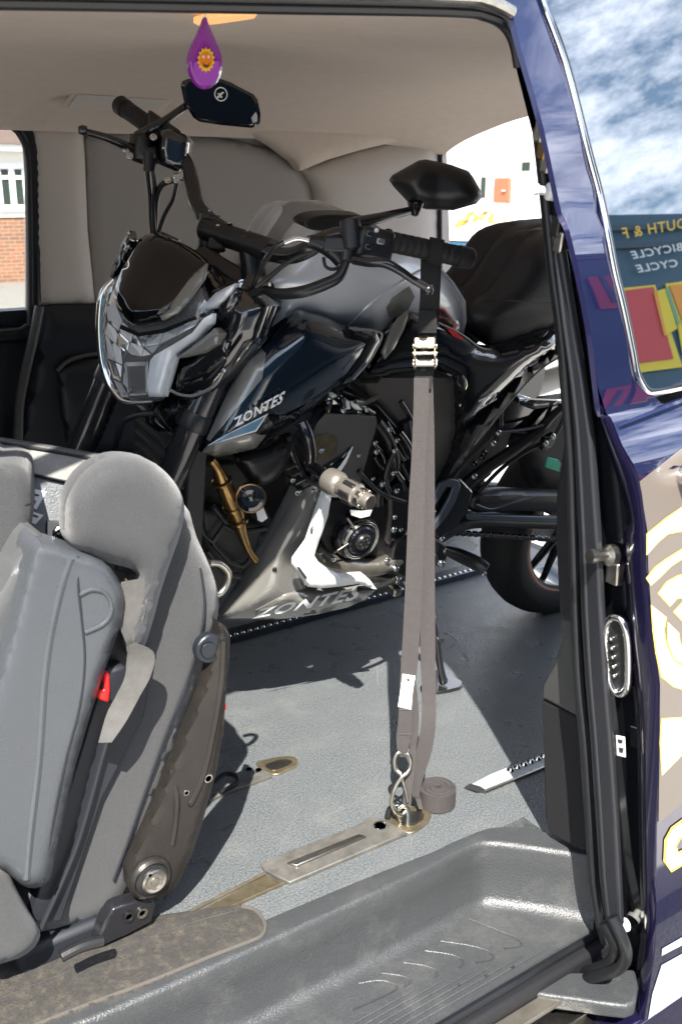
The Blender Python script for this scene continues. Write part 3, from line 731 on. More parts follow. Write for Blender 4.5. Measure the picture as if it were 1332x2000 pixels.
# inner shell: black shut face and lining
shut = [(945, -180), (968, -80), (988, 0), (1011, 90), (1052, 250), (1078, 415), (1092, 520), (1110, 662), (1128, 799), (1136, 900), (1150, 1014), (1155, 1230), (1166, 1335), (1185, 1475), (1196, 1615), (1212, 1825), (1222, 1895), (1226, 1986), (1226, 2080)]
PI = [PD(x, y, -.028) for x, y in shut]
HB = [PD(x, y, -.028)+V((0, .004, 0)) for x, y in hem_px]
b = MB(); b.prism(PI+HB[::-1], (.04, 0, 0)); b.build('shut_face', 'black gloss', door, ang=40)
lin_ = crom([p+V((.03, 0, 0)) for p in PI], False, 2)
vs = lin_+[p+V((DL-.05, 0, 0)) for p in lin_]; n_ = len(lin_)
mk('door_lining', vs, [(i, i+1, n_+i+1, n_+i) for i in range(n_-1)], 'black trim', door)
# glass with its trim line
gp = [DS(x, y) for x, y in G]
zt2 = max(p.z for p in gp); GP = Pl(((gp[9].z-gp[1].z)*0, -1, .262), DS(1220, 400))
def DG(x, y, off=0):
    p = DS(x, y); return V((p.x, p.y-off, p.z))
Gs = sm([(p[0], p[1]) for p in G[:15]], 4)
o_, _ = pillow('window_glass', G, GP, -.006, .0, 20, 'dark glass', door, thick=.006, step=40)
MB().tube([DS(x, y, .003) for x, y in G[:14]]+[DS(1332, 757, .003), DS(1450, 735, .003), DS(1700, 700, .003)], .0035, 8, 4).build('window_trim', 'chrome', door)
MB().tube([DS(x+6, y-5, -.001) for x, y in G[:14]]+[DS(1332, 750, -.001), DS(1450, 728, -.001)], .004, 8, 4).build('window_seal', 'rubber', door)
# decals follow the skin
def decal(name, poly, m, off, smooth=0, step=22):
    if smooth: poly = sm(poly, smooth)
    E = []
    for i in range(len(poly)):
        a = V(poly[i]); b_ = V(poly[(i+1) % len(poly)]); k = max(1, int((b_-a).length/step)); E += [a+(b_-a)*j/k for j in range(k)]
    pts = list(E); pp = [(p.x, p.y) for p in E]; n = len(E)
    y = min(p.y for p in E)
    while y < max(p.y for p in E):
        x = min(p.x for p in E)
        while x < max(p.x for p in E):
            if inside(x, y, pp) and min((V((x, y))-e).length for e in E) > step*.4: pts.append(V((x, y)))
            x += step
        y += step
    rv_ = geometry.delaunay_2d_cdt(pts, [], [list(range(n))], 1, 1e-4)
    return mk(name, [DS(p.x, p.y, off) for p in rv_[0]], [tuple(f) for f in rv_[2]], m, door)
decal('graphic_panel', [(1247, 940), (1324, 879), (1440, 790), (1440, 1470), (1332, 1567), (1284, 1607), (1286, 1475), (1287, 1335), (1273, 1235), (1264, 1110), (1262, 1035)], 'graphic taupe', .0012)
def outl(poly, g=5):
    cx = sum(p[0] for p in poly)/len(poly); cy = sum(p[1] for p in poly)/len(poly); out = []
    n = len(poly)
    for i in range(n):
        a, b_, c = V(poly[i-1]), V(poly[i]), V(poly[(i+1) % n]); t = (c-a).normalized(); nn = V((t.y, -t.x))
        if (b_+nn*3-V((cx, cy))).length < (b_-V((cx, cy))).length and not inside(*(b_-nn*3), poly): pass
        q = b_+nn*g
        if inside(q.x, q.y, poly): q = b_-nn*g
        out.append((q.x, q.y))
    return out
def arc(cx, cy, r0, r1, a0, a1, sq=.62, n=14):
    o = [(cx+r1*sq*math.cos(R(a0+(a1-a0)*i/n)), cy+r1*math.sin(R(a0+(a1-a0)*i/n))) for i in range(n+1)]
    return o+[(cx+r0*sq*math.cos(R(a1-(a1-a0)*i/n)), cy+r0*math.sin(R(a1-(a1-a0)*i/n))) for i in range(n+1)]
shapes = [
    [(1262, 1043), (1300, 1012), (1345, 980), (1345, 1036), (1322, 1036), (1300, 1041), (1282, 1056), (1261, 1082)],
    [(1261, 1129), (1278, 1108), (1300, 1092), (1327, 1075), (1345, 1066), (1345, 1084), (1324, 1092), (1306, 1104), (1282, 1128), (1268, 1141)],
    [(1284, 1158), (1300, 1137), (1322, 1125), (1345, 1120), (1345, 1162), (1318, 1167), (1306, 1182)],
    [(1314, 1194), (1330, 1178), (1345, 1172), (1345, 1216), (1332, 1212)],
    [(1270, 1182), (1297, 1206), (1292, 1230), (1297, 1260), (1312, 1290), (1345, 1312), (1345, 1350), (1312, 1338), (1290, 1320), (1280, 1275), (1274, 1230)],
    [(1302, 1215), (1321, 1236), (1324, 1257), (1345, 1272), (1345, 1300), (1315, 1287), (1303, 1257)],
    [(1290, 1404), (1345, 1400), (1345, 1455), (1290, 1512), (1288, 1450)],
]
for s_ in shapes:
    decal('emblem_outline', outl(s_, 2.6), 'graphic yellow', .0018, step=14)
    decal('emblem', s_, 'graphic white', .0024, step=14)
Dl = [(1300, 1640), (1312, 1618), (1350, 1590), (1350, 1612), (1322, 1636), (1314, 1652), (1322, 1668), (1350, 1652), (1350, 1672), (1308, 1698), (1298, 1680)]
decal('letter_outline', outl(Dl, 5), 'graphic yellow', .0018, step=10); decal('letter', Dl, 'graphic white', .0024, step=10)
decal('silver_stripe', [(1291, 1852), (1450, 1760), (1450, 1782), (1290, 1866)], 'graphic silver', .0015)
decal('silver_stripe', [(1290, 1884), (1450, 1795), (1450, 1990), (1330, 2000), (1262, 2000), (1272, 1940)], 'graphic silver', .0015)
# waist crease catching the light, outer handle
MB().tube([DS(x, y, -.0066) for x, y in ((1176, 803), (1215, 796), (1262, 778), (1332, 748), (1450, 705))], .008, 10, 5).build('waist_crease', 'paint', door)
MB().tube([DS(x, y, -.0066) for x, y in ((1208, 838), (1260, 818), (1332, 790), (1450, 745))], .008, 10, 5).build('waist_crease', 'paint', door)
MB().tube([DS(1330, 930, .0), DS(1326, 925, .03), DS(1326, 900, .034), DS(1332, 880, .03), DS(1420, 850, .03), DS(1440, 850, 0)], .013, 12, 5).build('door_handle', 'chrome', door, ang=60)
# locating pins, connector and sticker on the shut face
def pin(x, y, r, ln, d=-.02):
    c = PD(x, y, d); ax = V((-1, .18, .1))
    MB().lathe([(r*1.5, 0), (r*1.5, ln*.25), (r*.75, ln*.35), (r*.7, ln*.8), (r, ln*.82), (r*.95, ln), (0, ln*1.02)], c, ax, 22).build('locating_pin', 'label' if r < .009 else 'steel', door, ang=40)
pin(1082, 375, .008, .035); pin(1198, 1084, .011, .045); pin(1222, 1806, .008, .03)
MB().box(PD(1200, 1118, -.02), ((1, 0, 0), (0, 1, 0), (0, 0, 1)), (.008, .012, .018)).build('latch_bracket', 'steel', door, bevel=.003)
PD2 = Pl((-1, -.1, -.15), PD(1203, 1280, -.01))
ring = sm([(1182, 1235), (1190, 1210), (1203, 1206), (1218, 1218), (1226, 1260), (1226, 1330), (1218, 1352), (1204, 1354), (1190, 1330), (1183, 1290)], 3)
cn = MB().tube([PD2(x, y, .004) for x, y in ring], .006, 10, 0, True).build('contact_plate', 'chrome', door, ang=60)
MB().prism([PD2(x, y, .002) for x, y in ring], PD2.n*-.008).build('contact_base', 'black satin', cn)
for k in range(5): MB().lathe([(.004, 0), (.004, .004), (.002, .008), (0, .0085)], PD2(1197+k*1.5, 1246+k*18, .002), PD2.n, 12).build('contact_pin', 'chrome', cn)
for k in range(5): MB().lathe([(.004, 0), (.004, .003), (0, .004)], PD2(1188+k*2, 1254+k*17, .002), PD2.n, 12).build('contact_pin', 'black satin', cn)
sk = plate('door_sticker', [(1201, 1436), (1219, 1440), (1221, 1480), (1203, 1476)], PD2, .0, .002, 'label', door, smooth=0, bevel=.001)
plate('sticker_mark', [(1206, 1444), (1215, 1446), (1214, 1452), (1207, 1451)], PD2, .0008, .0006, 'ink', sk, bevel=0)
plate('sticker_mark', [(1208, 1460), (1217, 1462), (1215, 1471), (1209, 1469)], PD2, .0008, .0006, 'ink', sk, bevel=0)
for k, (x, y) in enumerate(((1062, 255), (1068, 290), (1075, 315), (1094, 440), (1100, 470))):
    MB().box(PD(x, y, -.02), (PD.n, (0, 1, .2), (0, -.2, 1)), (.012, .008, .014)).build('latch_part', ['steel', 'red plastic', 'steel', 'black satin', 'steel'][k] if k != 1 else 'bronze', door, bevel=.003)

# ================================================================== shop front across the street, mirrored in the door glass
gm = GP.n; SYF = -5.2
def RF(x, y, off=0):
    p = GP(x, y, 0); r = (p-CAM).normalized(); r = r-gm*(2*r.dot(gm))
    t = (SYF-p.y)/r.y; q = p+r*t; return V((q.x, SYF+off, q.z))
tl = RF(1182, 432); tr = RF(1332, 405); zs_ = (tl.z+tr.z)/2
shop = empty('shop_front', (tl.x, SYF, GZ), 'blue shop front with yellow lettering mirrored in the door window', 'shop')
b = MB(); b.wbox(-9, 16, SYF-5, SYF, GZ, zs_); b.build('facade', 'shop blue', shop)
b = MB()
for (y0) in (446, 481):
    p = RF(1182+ (y0-446)*.35, y0+3); b.wbox(-9, 16, SYF+.001, SYF+.05, p.z-.03, p.z+.03)
b.build('fascia_moulding', 'shop dark', shop)
def facq(quad, off=.06): return lambda x, y: RF(x, y, off)
def z2(p): return (1000+p[0]/4.012, 350+p[1]/4.012)
text('sign_lettering', 'OUTH & F', [z2(p) for p in ((1345, 398), (850, 486), (828, 400), (1340, 318))], lambda x, y: RF(x, y, .06), 'sign yellow', shop, .015)
text('sign_lettering', 'BICYCLE', [z2(p) for p in ((1315, 575), (925, 643), (895, 583), (1300, 515))], lambda x, y: RF(x, y, .06), 'sign white', shop, .02)
text('sign_lettering', 'CYCLE', [z2(p) for p in ((1275, 700), (965, 750), (935, 690), (1262, 642))], lambda x, y: RF(x, y, .06), 'sign white', shop, .02)
def poster(poly, m, off): 
    pts = [RF(*z2(p), off) for p in poly]; MB().prism(pts, (0, -.01, 0)).build('window_poster', m, shop)
poster([(840, 862), (1108, 835), (1325, 1478), (960, 1525)], 'poster yellow', .03)
poster([(830, 888), (1090, 855), (1245, 1415), (940, 1455)], 'poster red', .045)
poster([(1190, 826), (1600, 770), (1640, 1330), (1325, 1370), (1290, 1180)], 'poster yellow', .03)
poster([(1215, 846), (1600, 800), (1620, 1200), (1330, 1160)], 'poster orange', .045)
poster([(1082, 905), (1110, 895), (1180, 1240), (1165, 1243)], 'poster orange', .062)
poster([(1110, 893), (1180, 868), (1265, 1185), (1182, 1238)], 'poster yellow', .06)
poster([(1170, 870), (1190, 862), (1282, 1150), (1262, 1160)], 'poster green', .07)
poster([(560, 900), (760, 880), (900, 1490), (700, 1510)], 'poster red', .045)
poster([(640, 900), (680, 895), (820, 1400), (780, 1400)], 'shop blue', .06)

# ================================================================== folded seat, front left
PS = PY(1.30); PSn = V((0, -1, 0))
se = PS(290, 1740)
seat = empty('folded_seat', (se.x-.05, 1.4, 0), 'grey folded seat tipped forward on its steel bracket beside the open doorway', 'seat')
# main seat block: side face with rounded edges, running across the van
side = [(360, 985), (384, 1048), (410, 1106), (424, 1150), (427, 1190), (419, 1228), (396, 1304), (360, 1400), (338, 1463), (293, 1598), (262, 1690), (248, 1730), (222, 1776), (180, 1796), (81, 1820), (40, 1800), (60, 1700), (160, 1400), (230, 1150), (300, 1000)]
pillow('cushion', side, PY(1.315), 0, .03, 45, 'seat cloth', seat, thick=.30, step=16, smooth=3)
hr = [(131, 1020), (134, 975), (158, 930), (195, 902), (236, 890), (290, 898), (328, 926), (352, 960), (361, 998), (352, 1045), (338, 1085), (316, 1150), (300, 1210), (283, 1262), (262, 1290), (248, 1240), (262, 1180), (268, 1120), (215, 1100), (160, 1080), (136, 1055)]
pillow('headrest', hr, PY(1.255), 0, .04, 60, 'seat cloth', seat, thick=.03, step=13, smooth=3)
MB().tube([PY(1.262)(x, y) for x, y in ((228, 1108), (262, 1116), (288, 1128), (294, 1146))], .005, 8, 5).build('headrest_seam', 'seat inner', seat)
PH = PY(1.255)
MB().tube([PY(1.283)(x, y) for x, y in ((392, 1110), (400, 1180), (390, 1250), (362, 1340), (326, 1430), (290, 1530), (252, 1640), (222, 1720))], .0018, 8, 6).build('cushion_seam', 'seat inner', seat)
# hard plastic back shell
shell = [(66, 1066), (84, 1058), (110, 1064), (153, 1078), (200, 1095), (230, 1128), (244, 1172), (234, 1228), (212, 1290), (192, 1350), (149, 1494), (126, 1598), (106, 1690), (95, 1722), (70, 1735), (42, 1728), (10, 1700), (-60, 1660), (-60, 1500), (-10, 1340), (30, 1200)]
so, sd = pillow('back_shell', shell, PY(1.235), 0, .02, 26, 'seat shell', seat, thick=.06, step=12, smooth=2)
PSH = PY(1.235)
def sht(pts, r, m, nm, off=.002): return MB().tube([PSH(x, y, sd(x, y)+off) for x, y in pts], r, 8, 6).build(nm, m, so)
sht([(152, 1086), (153, 1140), (160, 1210), (166, 1290), (156, 1380), (130, 1480), (105, 1600), (84, 1722)], .0022, 'seat inner', 'shell_seam', -.001)
sht([(138, 1090), (118, 1150), (98, 1240), (86, 1330), (76, 1480), (60, 1620), (52, 1715)], .006, 'seat shell', 'shell_ridge', -.003)
sht([(156, 1162), (180, 1152), (205, 1158), (218, 1180), (214, 1205), (198, 1222), (166, 1236)], .0032, 'seat shell', 'handle_ridge', .0)
plate('handle_recess', [(157, 1166), (196, 1160), (213, 1182), (197, 1214), (164, 1230), (158, 1200)], PSH, sd(180, 1190)-.0005, .003, 'seat shell', so, smooth=3, bevel=.001)
# seat front faces: padded pieces further left and deeper
pillow('backrest_pad', [(-120, 905), (0, 903), (40, 908), (58, 925), (64, 980), (62, 1030), (44, 1140), (20, 1200), (-10, 1290), (-120, 1500)], Pl((-.35, -.93, 0), PY(1.34)(40, 1020)), 0, .02, 26, 'seat cloth', seat, thick=.1, step=14, smooth=2)
pillow('backrest_bolster', [(30, 1100), (64, 1040), (90, 1060), (66, 1150), (30, 1320), (8, 1480), (10, 1640), (-60, 1700), (-60, 1300)], PY(1.27), 0, .012, 20, 'seat vinyl', seat, thick=.06, step=14, smooth=2)
pillow('lower_bolster', [(-40, 1690), (8, 1694), (30, 1730), (56, 1780), (78, 1815), (76, 1838), (55, 1862), (10, 1880), (-60, 1880)], PY(1.25), 0, .03, 36, 'seat cloth', seat, thick=.15, step=12, smooth=2)
# hinged top: dusty hard board and grey flap with a label
PT_ = Pl((0, 0, 1), PY(1.45)(150, 890))
b = MB()
P4 = Pl((-.25, -.86, .42), PY(1.40)(160, 905))
plate('dusty_board', [(-80, 850), (0, 866), (110, 884), (202, 898), (165, 925), (150, 945), (60, 925), (0, 908), (-80, 896)], P4, 0, .012, 'dusty steel', seat, bevel=.002)
plate('board_rim', [(-80, 836), (0, 852), (110, 870), (226, 890), (202, 902), (110, 884), (0, 866), (-80, 850)], P4, .006, .02, 'grey trim', seat, bevel=.004)
fl_ = plate('grey_flap', [(40, 920), (152, 944), (138, 985), (124, 1020), (92, 1060), (58, 1050)], P4, -.012, .02, 'seat shell', seat, bevel=.003)
la = plate('warning_label', [(54, 952), (92, 960), (72, 995), (52, 985)], P4, -.0115, .0012, 'label', fl_, bevel=0)
plate('warning_label', [(54, 995), (86, 1006), (70, 1024), (56, 1018)], P4, -.0115, .0012, 'label', fl_, bevel=0)
for q in ([(60, 962), (78, 966), (76, 970), (58, 966)], [(60, 974), (72, 978), (68, 986), (58, 980)], [(62, 1003), (76, 1008), (74, 1012), (61, 1007)]):
    plate('label_print', q, P4, -.011, .0006, 'ink', la, bevel=0)
MB().tube([P4(112, 1052, .0), P4(108, 1040, .012), P4(122, 1028, .012), P4(118, 1044, 0)], .004, 8, 4).build('striker_loop', 'chrome', seat)
MB().box(P4(106, 1036, -.008), (P4.n, rt, upv), (.008, .012, .014)).build('latch_slot', 'seat inner', seat, bevel=.003)
# dark plate painting the shade between shell and cushion, with buckle
plate('shade_strip', [(216, 1200), (262, 1190), (300, 1280), (282, 1400), (200, 1560), (120, 1800), (60, 1800), (100, 1660), (150, 1500), (196, 1350)], PY(1.272), 0, .05, 'seat inner', seat)
bk = plate('buckle', [(204, 1322), (212, 1308), (248, 1300), (252, 1330), (226, 1378), (192, 1366)], PY(1.245), .0, .03, 'seat inner', seat, bevel=.006)
plate('release_button', [(204, 1318), (215, 1313), (217, 1350), (214, 1374), (192, 1366), (193, 1352), (206, 1348)], PY(1.245), .004, .012, 'red plastic', bk, bevel=.003)
# belt webbing
bw = V((.042, 0, .004))
MB().ribbon([PY(1.235)(x, y) for x, y in ((266, 1132), (262, 1170), (256, 1215), (258, 1262))], [V((.042, -.005, 0)), V((.036, -.015, 0)), V((.03, -.015, 0)), V((.014, .01, .0))], .0022).build('belt_webbing', 'seat belt', seat)
MB().ribbon([PY(1.225)(x, y) for x, y in ((260, 1258), (275, 1278), (270, 1320), (250, 1360), (228, 1402), (206, 1450))], [V((.01, .0, 0)), V((.036, -.012, 0)), V((.034, -.015, 0)), V((.03, -.01, -.008)), V((.02, -.02, -.01)), V((.016, -.01, 0))], .0022).build('belt_webbing', 'seat belt', seat)
MB().ribbon([PY(1.24)(x, y) for x, y in ((245, 1136), (262, 1150), (287, 1158))], V((.0, -.002, .012)), .0022).build('belt_webbing', 'seat belt', seat)
MB().tube([PY(1.262)(x, y) for x, y in ((225, 1400), (200, 1480), (170, 1590), (140, 1680), (80, 1815))], .004, 8, 5).build('cover_piping', 'seat inner', seat)
# steel side bracket
brk = [(428, 1214), (441, 1224), (450, 1241), (448, 1290), (444, 1318), (440, 1381), (436, 1431), (423, 1508), (407, 1565), (392, 1620), (375, 1670), (356, 1710), (340, 1738), (315, 1754), (290, 1758), (268, 1752), (252, 1733), (250, 1700), (262, 1672), (290, 1612), (315, 1553), (338, 1495), (360, 1440), (380, 1390), (396, 1350), (410, 1300), (424, 1250)]
PBk = PY(1.265)
bo, bd_ = pillow('side_bracket', brk, PBk, 0, .008, 10, 'seat bracket', seat, thick=.02, step=9)
for pts in ([(436, 1250), (432, 1330), (416, 1430), (398, 1510), (376, 1562), (368, 1570)], [(335, 1500), (345, 1560), (342, 1610), (336, 1648)]):
    MB().tube([PBk(x, y, bd_(x, y)-.002) for x, y in pts], [.006]*len(pts), 10, 6).build('pressed_rib', 'seat bracket', bo, ang=60)
for x, y, r in ((407, 1520, .0055), (364, 1548, .0035)):
    MB().lathe([(r*1.4, .0), (r*1.3, .0018), (r, .0018), (r*.9, -.001)], PBk(x, y, .008), PSn, 18).build('hole_rim', 'steel', bo)
    MB().lathe([(0, 0), (r, 0)], PBk(x, y, .0092), PSn, 18).build('bracket_hole', 'black matt', bo)
MB().lathe([(.036, -.004), (.036, .006), (.032, .010), (.030, .012), (.026, .010), (.026, .004)], PBk(292, 1712, .006), PSn, 40, cap=False).build('pivot_ring', 'seat bracket', bo, ang=50)
MB().lathe([(.027, .0), (.027, .012), (.024, .014), (.0, .0141)], PBk(292, 1712, .006), PSn, 40).build('pivot_boss', 'black satin', bo, ang=40)
pb_ = MB().lathe([(.021, .012), (.021, .018), (.018, .020), (.014, .0195), (.013, .017), (.007, .017), (.006, .0195), (0, .0196)], PBk(294, 1710, .006), PSn, 36).build('pivot_bolt', 'steel', bo, ang=40)
MB().lathe([(.0, 0), (.003, 0)], PBk(294, 1710, .0262), PSn, 12).build('bolt_socket', 'black matt', pb_)
MB().lathe([(.0, .0), (.022, .0), (.024, -.002), (.024, -.015)], PBk(412, 1268, .004), PSn, 28).build('recliner_cap', 'dark trim', seat, ang=40)
MB().lathe([(.013, .0), (.012, .002), (.0, .002)], PBk(408, 1270, .006), PSn, 20).build('recliner_hub', 'dark trim', seat, ang=40)
ft = plate('foot', [(222, 1775), (262, 1762), (300, 1750), (304, 1772), (298, 1800), (250, 1826), (196, 1850), (190, 1842), (206, 1802)], PY(1.275), .01, .03, 'black tube', seat, bevel=.004)
for x, y, mm in ((252, 1790, 'black satin'), (278, 1783, 'steel')): MB().lathe([(.009, 0), (.009, .003), (.006, .003), (.005, .0)], PY(1.275)(x, y, .011), PSn, 20).build('foot_bolt', mm, ft)
MB().tube([PY(1.34)(x, y) for x, y in ((410, 1100), (430, 1102), (446, 1118), (444, 1140), (432, 1158), (418, 1162))], .0055, 10, 5).build('grab_loop', 'steel', seat, ang=60)
MB().tube([PY(1.2)(x, y) for x, y in ((120, 1868), (160, 1848), (200, 1838))], .009, 10, 4).build('release_lever', 'black satin', seat)
MB().wbox(.30, .50, 1.29, 1.5, .001, .05).build('base_frame', 'seat inner', seat, bevel=.01)
plate('red_tag', [(437, 1374), (443, 1376), (443, 1388), (437, 1386)], PY(1.27), 0, .004, 'red plastic', seat, bevel=.001)
plate('strap_end', [(433, 1388), (440, 1392), (436, 1440), (430, 1438)], PY(1.275), 0, .006, 'red print', seat, bevel=.001)

# ================================================================== floor mat
mt = [(-300, 1960), (0, 1868), (120, 1832), (306, 1788), (405, 1774), (473, 1766), (502, 1775), (518, 1794), (523, 1814), (515, 1830), (495, 1842), (400, 1880), (288, 1928), (90, 2004), (-300, 2170)]
Pm = PZ
mo, md = pillow('floor_mat', mt, Pl((0, 0, 1), (0, 0, .006)), 0, .006, 12, 'mat', None, thick=.006, step=16)
tag(mo, 'dirty brown rubber floor mat with rounded end under the folded seat', 'mat')
MB().tube([PZ(x, y, .009) for x, y in [(473, 1770), (500, 1779), (514, 1796), (518, 1812), (510, 1828), (490, 1838), (400, 1873), (288, 1919), (90, 1994), (-200, 2120)]], .0035, 8, 4).build('bound_edge', 'mat edge', mo)
MB().tube([PZ(x, y, .0115) for x, y in [(455, 1780), (380, 1800), (288, 1832), (150, 1890), (0, 1950)]], .0012, 6, 4).build('stitch_line', 'groove', mo)

# ================================================================== air freshener
Pf_ = PY(1.30)
fh = Pf_(402, 20)
fr_ = empty('air_freshener', fh, 'purple drop shaped air freshener with a smiling sun hanging from the roof edge', 'air freshener')
dp = [(402, 32), (408, 48), (420, 75), (431, 100), (435, 122), (431, 148), (420, 166), (404, 174), (388, 168), (375, 150), (369, 125), (371, 102), (382, 76), (394, 50)]
do, dd_ = pillow('drop', dp, Pf_, 0, .006, 20, 'fresh purple', fr_, thick=.006, step=7, smooth=4)
def fd(poly, m, nm, off, smooth=0, par=do):
    if smooth: poly = sm(poly, smooth)
    return plate(nm, poly, Pf_, dd_(403, 118)+off, .0006, m, par, bevel=0)
fd([(382, 120), (403, 128), (426, 118), (428, 140), (419, 158), (404, 168), (388, 160), (378, 142)], 'fresh light', 'drop_lower', .0006, 3)
sn = [(403+(24 if i % 2 else 19)*math.cos(i*math.pi/14)*.72, 117+(25 if i % 2 else 20)*math.sin(i*math.pi/14)) for i in range(28)]
s1 = fd(sn, 'fresh yellow', 'sun_rays', .0014)
fd([(403+13*math.cos(i*.3927), 117+17*math.sin(i*.3927)) for i in range(16)], 'fresh orange', 'sun_face', .0022, 0, s1)
for x in (398, 408): fd([(x+2*math.cos(i*.785), 111+3.6*math.sin(i*.785)) for i in range(8)], 'white print', 'eye', .003, 0, s1)
fd([(397, 122), (400, 126), (404, 128), (408, 126), (411, 121), (408, 129), (404, 132), (399, 129)], 'ink', 'smile', .003, 0, s1)
MB().tube([fh+V((0, 0, .012)), fh+V((0, 0, 0)), Pf_(402, 34)], .0012, 6).build('cord', 'label', fr_)
MB().lathe([(0, .004), (.01, .003), (.012, 0)], fh+V((0, 0, .006)), (0, 0, 1), 16).build('suction_cup', 'label', fr_)

# ================================================================== the motorcycle
bike = empty('motorcycle', (1.35, 1.86, 0), 'black and silver naked motorcycle leaning on its stand inside the van', 'motorcycle')
def pw_(nm, poly, d0, bulge, Rr, m, thick=.02, P=BK, par=None, mir=True, **k):
    return pillow(nm, poly, P, d0, bulge, Rr, m, par or bike, thick=thick, mirror=(BM if P is BK else SM if P is SL else None) if mir else None, **k)
def tb(nm, pts, d, r, m, P=BK, par=None, smooth=6, mir=False, seg=12):
    ds = d if isinstance(d, (list, tuple)) else [d]*len(pts)
    b = MB().tube([P(x, y, dd) for (x, y), dd in zip(pts, ds)], r, seg, smooth)
    o = b.build(nm, m, par or bike, ang=60)
    if mir:
        nn, dd = BM; mk(nm, [p-nn*(2*(nn.dot(p)-dd)) for p in b.v], b.f, m, par or bike, ang=60)
    return o
def bolt(c, ax, r, m='bolt', par=None, nm='bolt'):
    return MB().lathe([(r*1.3, 0), (r*1.3, r*.3), (r, r*.35), (r, r*.95), (r*.85, r*1.1), (r*.5, r*1.1), (r*.45, r*.5), (0, r*.5)], c, ax, 12).build(nm, m, par or bike, ang=40)

# ---- wheels
def wheel(c, ax, r, wd, nm='wheel'):
    t = MB().lathe([(r-.085, -wd*.42), (r-.05, -wd*.5), (r-.018, -wd*.40), (r-.004, -wd*.2), (r, 0), (r-.004, wd*.2), (r-.018, wd*.40), (r-.05, wd*.5), (r-.085, wd*.42), (r-.085, -wd*.42)], c, ax, 64, cap=False).build(nm, 'tyre', bike, ang=50)
    MB().lathe([(r-.105, -wd*.36), (r-.078, -wd*.43), (r-.073, -wd*.43), (r-.08, -wd*.3), (r-.08, wd*.3), (r-.073, wd*.43), (r-.078, wd*.43), (r-.105, wd*.36), (r-.105, -wd*.36)], c, ax, 64, cap=False).build('rim', 'rim', t, ang=40)
    MB().lathe([(r-.088, wd*.405), (r-.092, wd*.42), (r-.098, wd*.41)], c, ax, 64, cap=False).build('rim_tape', 'rim tape', t)
    ax = V(ax).normalized(); u = ax.orthogonal().normalized(); w_ = ax.cross(u); b = MB()
    for k in range(5):
        for q in (-.16, .16):
            a = k*2*math.pi/5+.3; d = u*math.cos(a)+w_*math.sin(a); d2 = u*math.cos(a+q*1.3)+w_*math.sin(a+q*1.3)
            b.tube([V(c)+d*.035, V(c)+d2*(r-.10)], [.014, .009], 8)
    b.lathe([(.02, -.05), (.04, -.05), (.045, 0), (.04, .05), (.02, .05)], c, ax, 24)
    b.build('spokes', 'rim', t)
    for sg in (-1, 1): MB().lathe([(.055, 0), (.115, 0), (.115, .004), (.055, .004), (.055, 0)], V(c)+ax*wd*.42*sg, ax, 40, cap=False).build('brake_disc', 'steel', t, ang=30)
    return t
rc = BW(2.03, 0, .305); wheel(rc, bn, .305, .135)
fc = S0 - ss*.80 + sf*.045; wheel(fc, sl, .30, .11)
# front mudguard
b = MB(); vs = []; fs = []
for i in range(15):
    a = R(-25+i*9); d = sf*math.cos(a+.35)+ss*math.sin(a+.35)
    for j, (o, rr) in enumerate(((-.07, .30), (-.055, .325), (0, .335), (.055, .325), (.07, .30))): vs.append(fc+d*rr+sl*o)
for i in range(14):
    for j in range(4): fs.append((i*5+j, i*5+j+1, i*5+6+j, i*5+5+j))
mk('front_mudguard', vs, fs, 'black satin', bike, ang=60)
# rear hugger
vs = []; fs = []
for i in range(16):
    a = R(20+i*8.5); d = V((-1, 0, 0))*math.cos(a)+bup*math.sin(a)
    for o, rr in ((-.085, .315), (-.075, .335), (0, .345), (.075, .335), (.085, .315)): vs.append(rc+d*rr+bn*o)
for i in range(15):
    for j in range(4): fs.append((i*5+j, i*5+j+1, i*5+6+j, i*5+5+j))

# ---- fork, yokes
for sg, top, nm in ((1, .0, 'l'), (-1, .0, 'r')):
    o = S0+sl*sg*.098+sf*.035
    tbn = MB().lathe([(.0, .02), (.018, .02), (.021, .015), (.021, -.03), (.0265, -.035), (.0265, -.05), (.0275, -.055), (.0275, -.42), (.024, -.43), (.024, -.62), (.030, -.70), (.030, -.82), (0, -.83)], o-ss*.06, ss, 28).build('fork_leg', 'black tube', bike, ang=40)
    MB().lathe([(.029, 0), (.030, -.004), (.030, -.028), (.029, -.032)], o-ss*.30, ss, 28).build('fork_ring', 'black satin', tbn, ang=40)
MB().box(S0+sf*.0-ss*.075, (sl, sf, ss), (.125, .045, .012)).build('top_yoke', 'black satin', bike, bevel=.008)
MB().box(S0+sf*.0-ss*.26, (sl, sf, ss), (.125, .045, .018)).build('lower_yoke', 'black satin', bike, bevel=.008)
MB().tube([S0-ss*.3, S0-ss*.05], .028, 16).build('steering_stem', 'black satin', bike, ang=50)

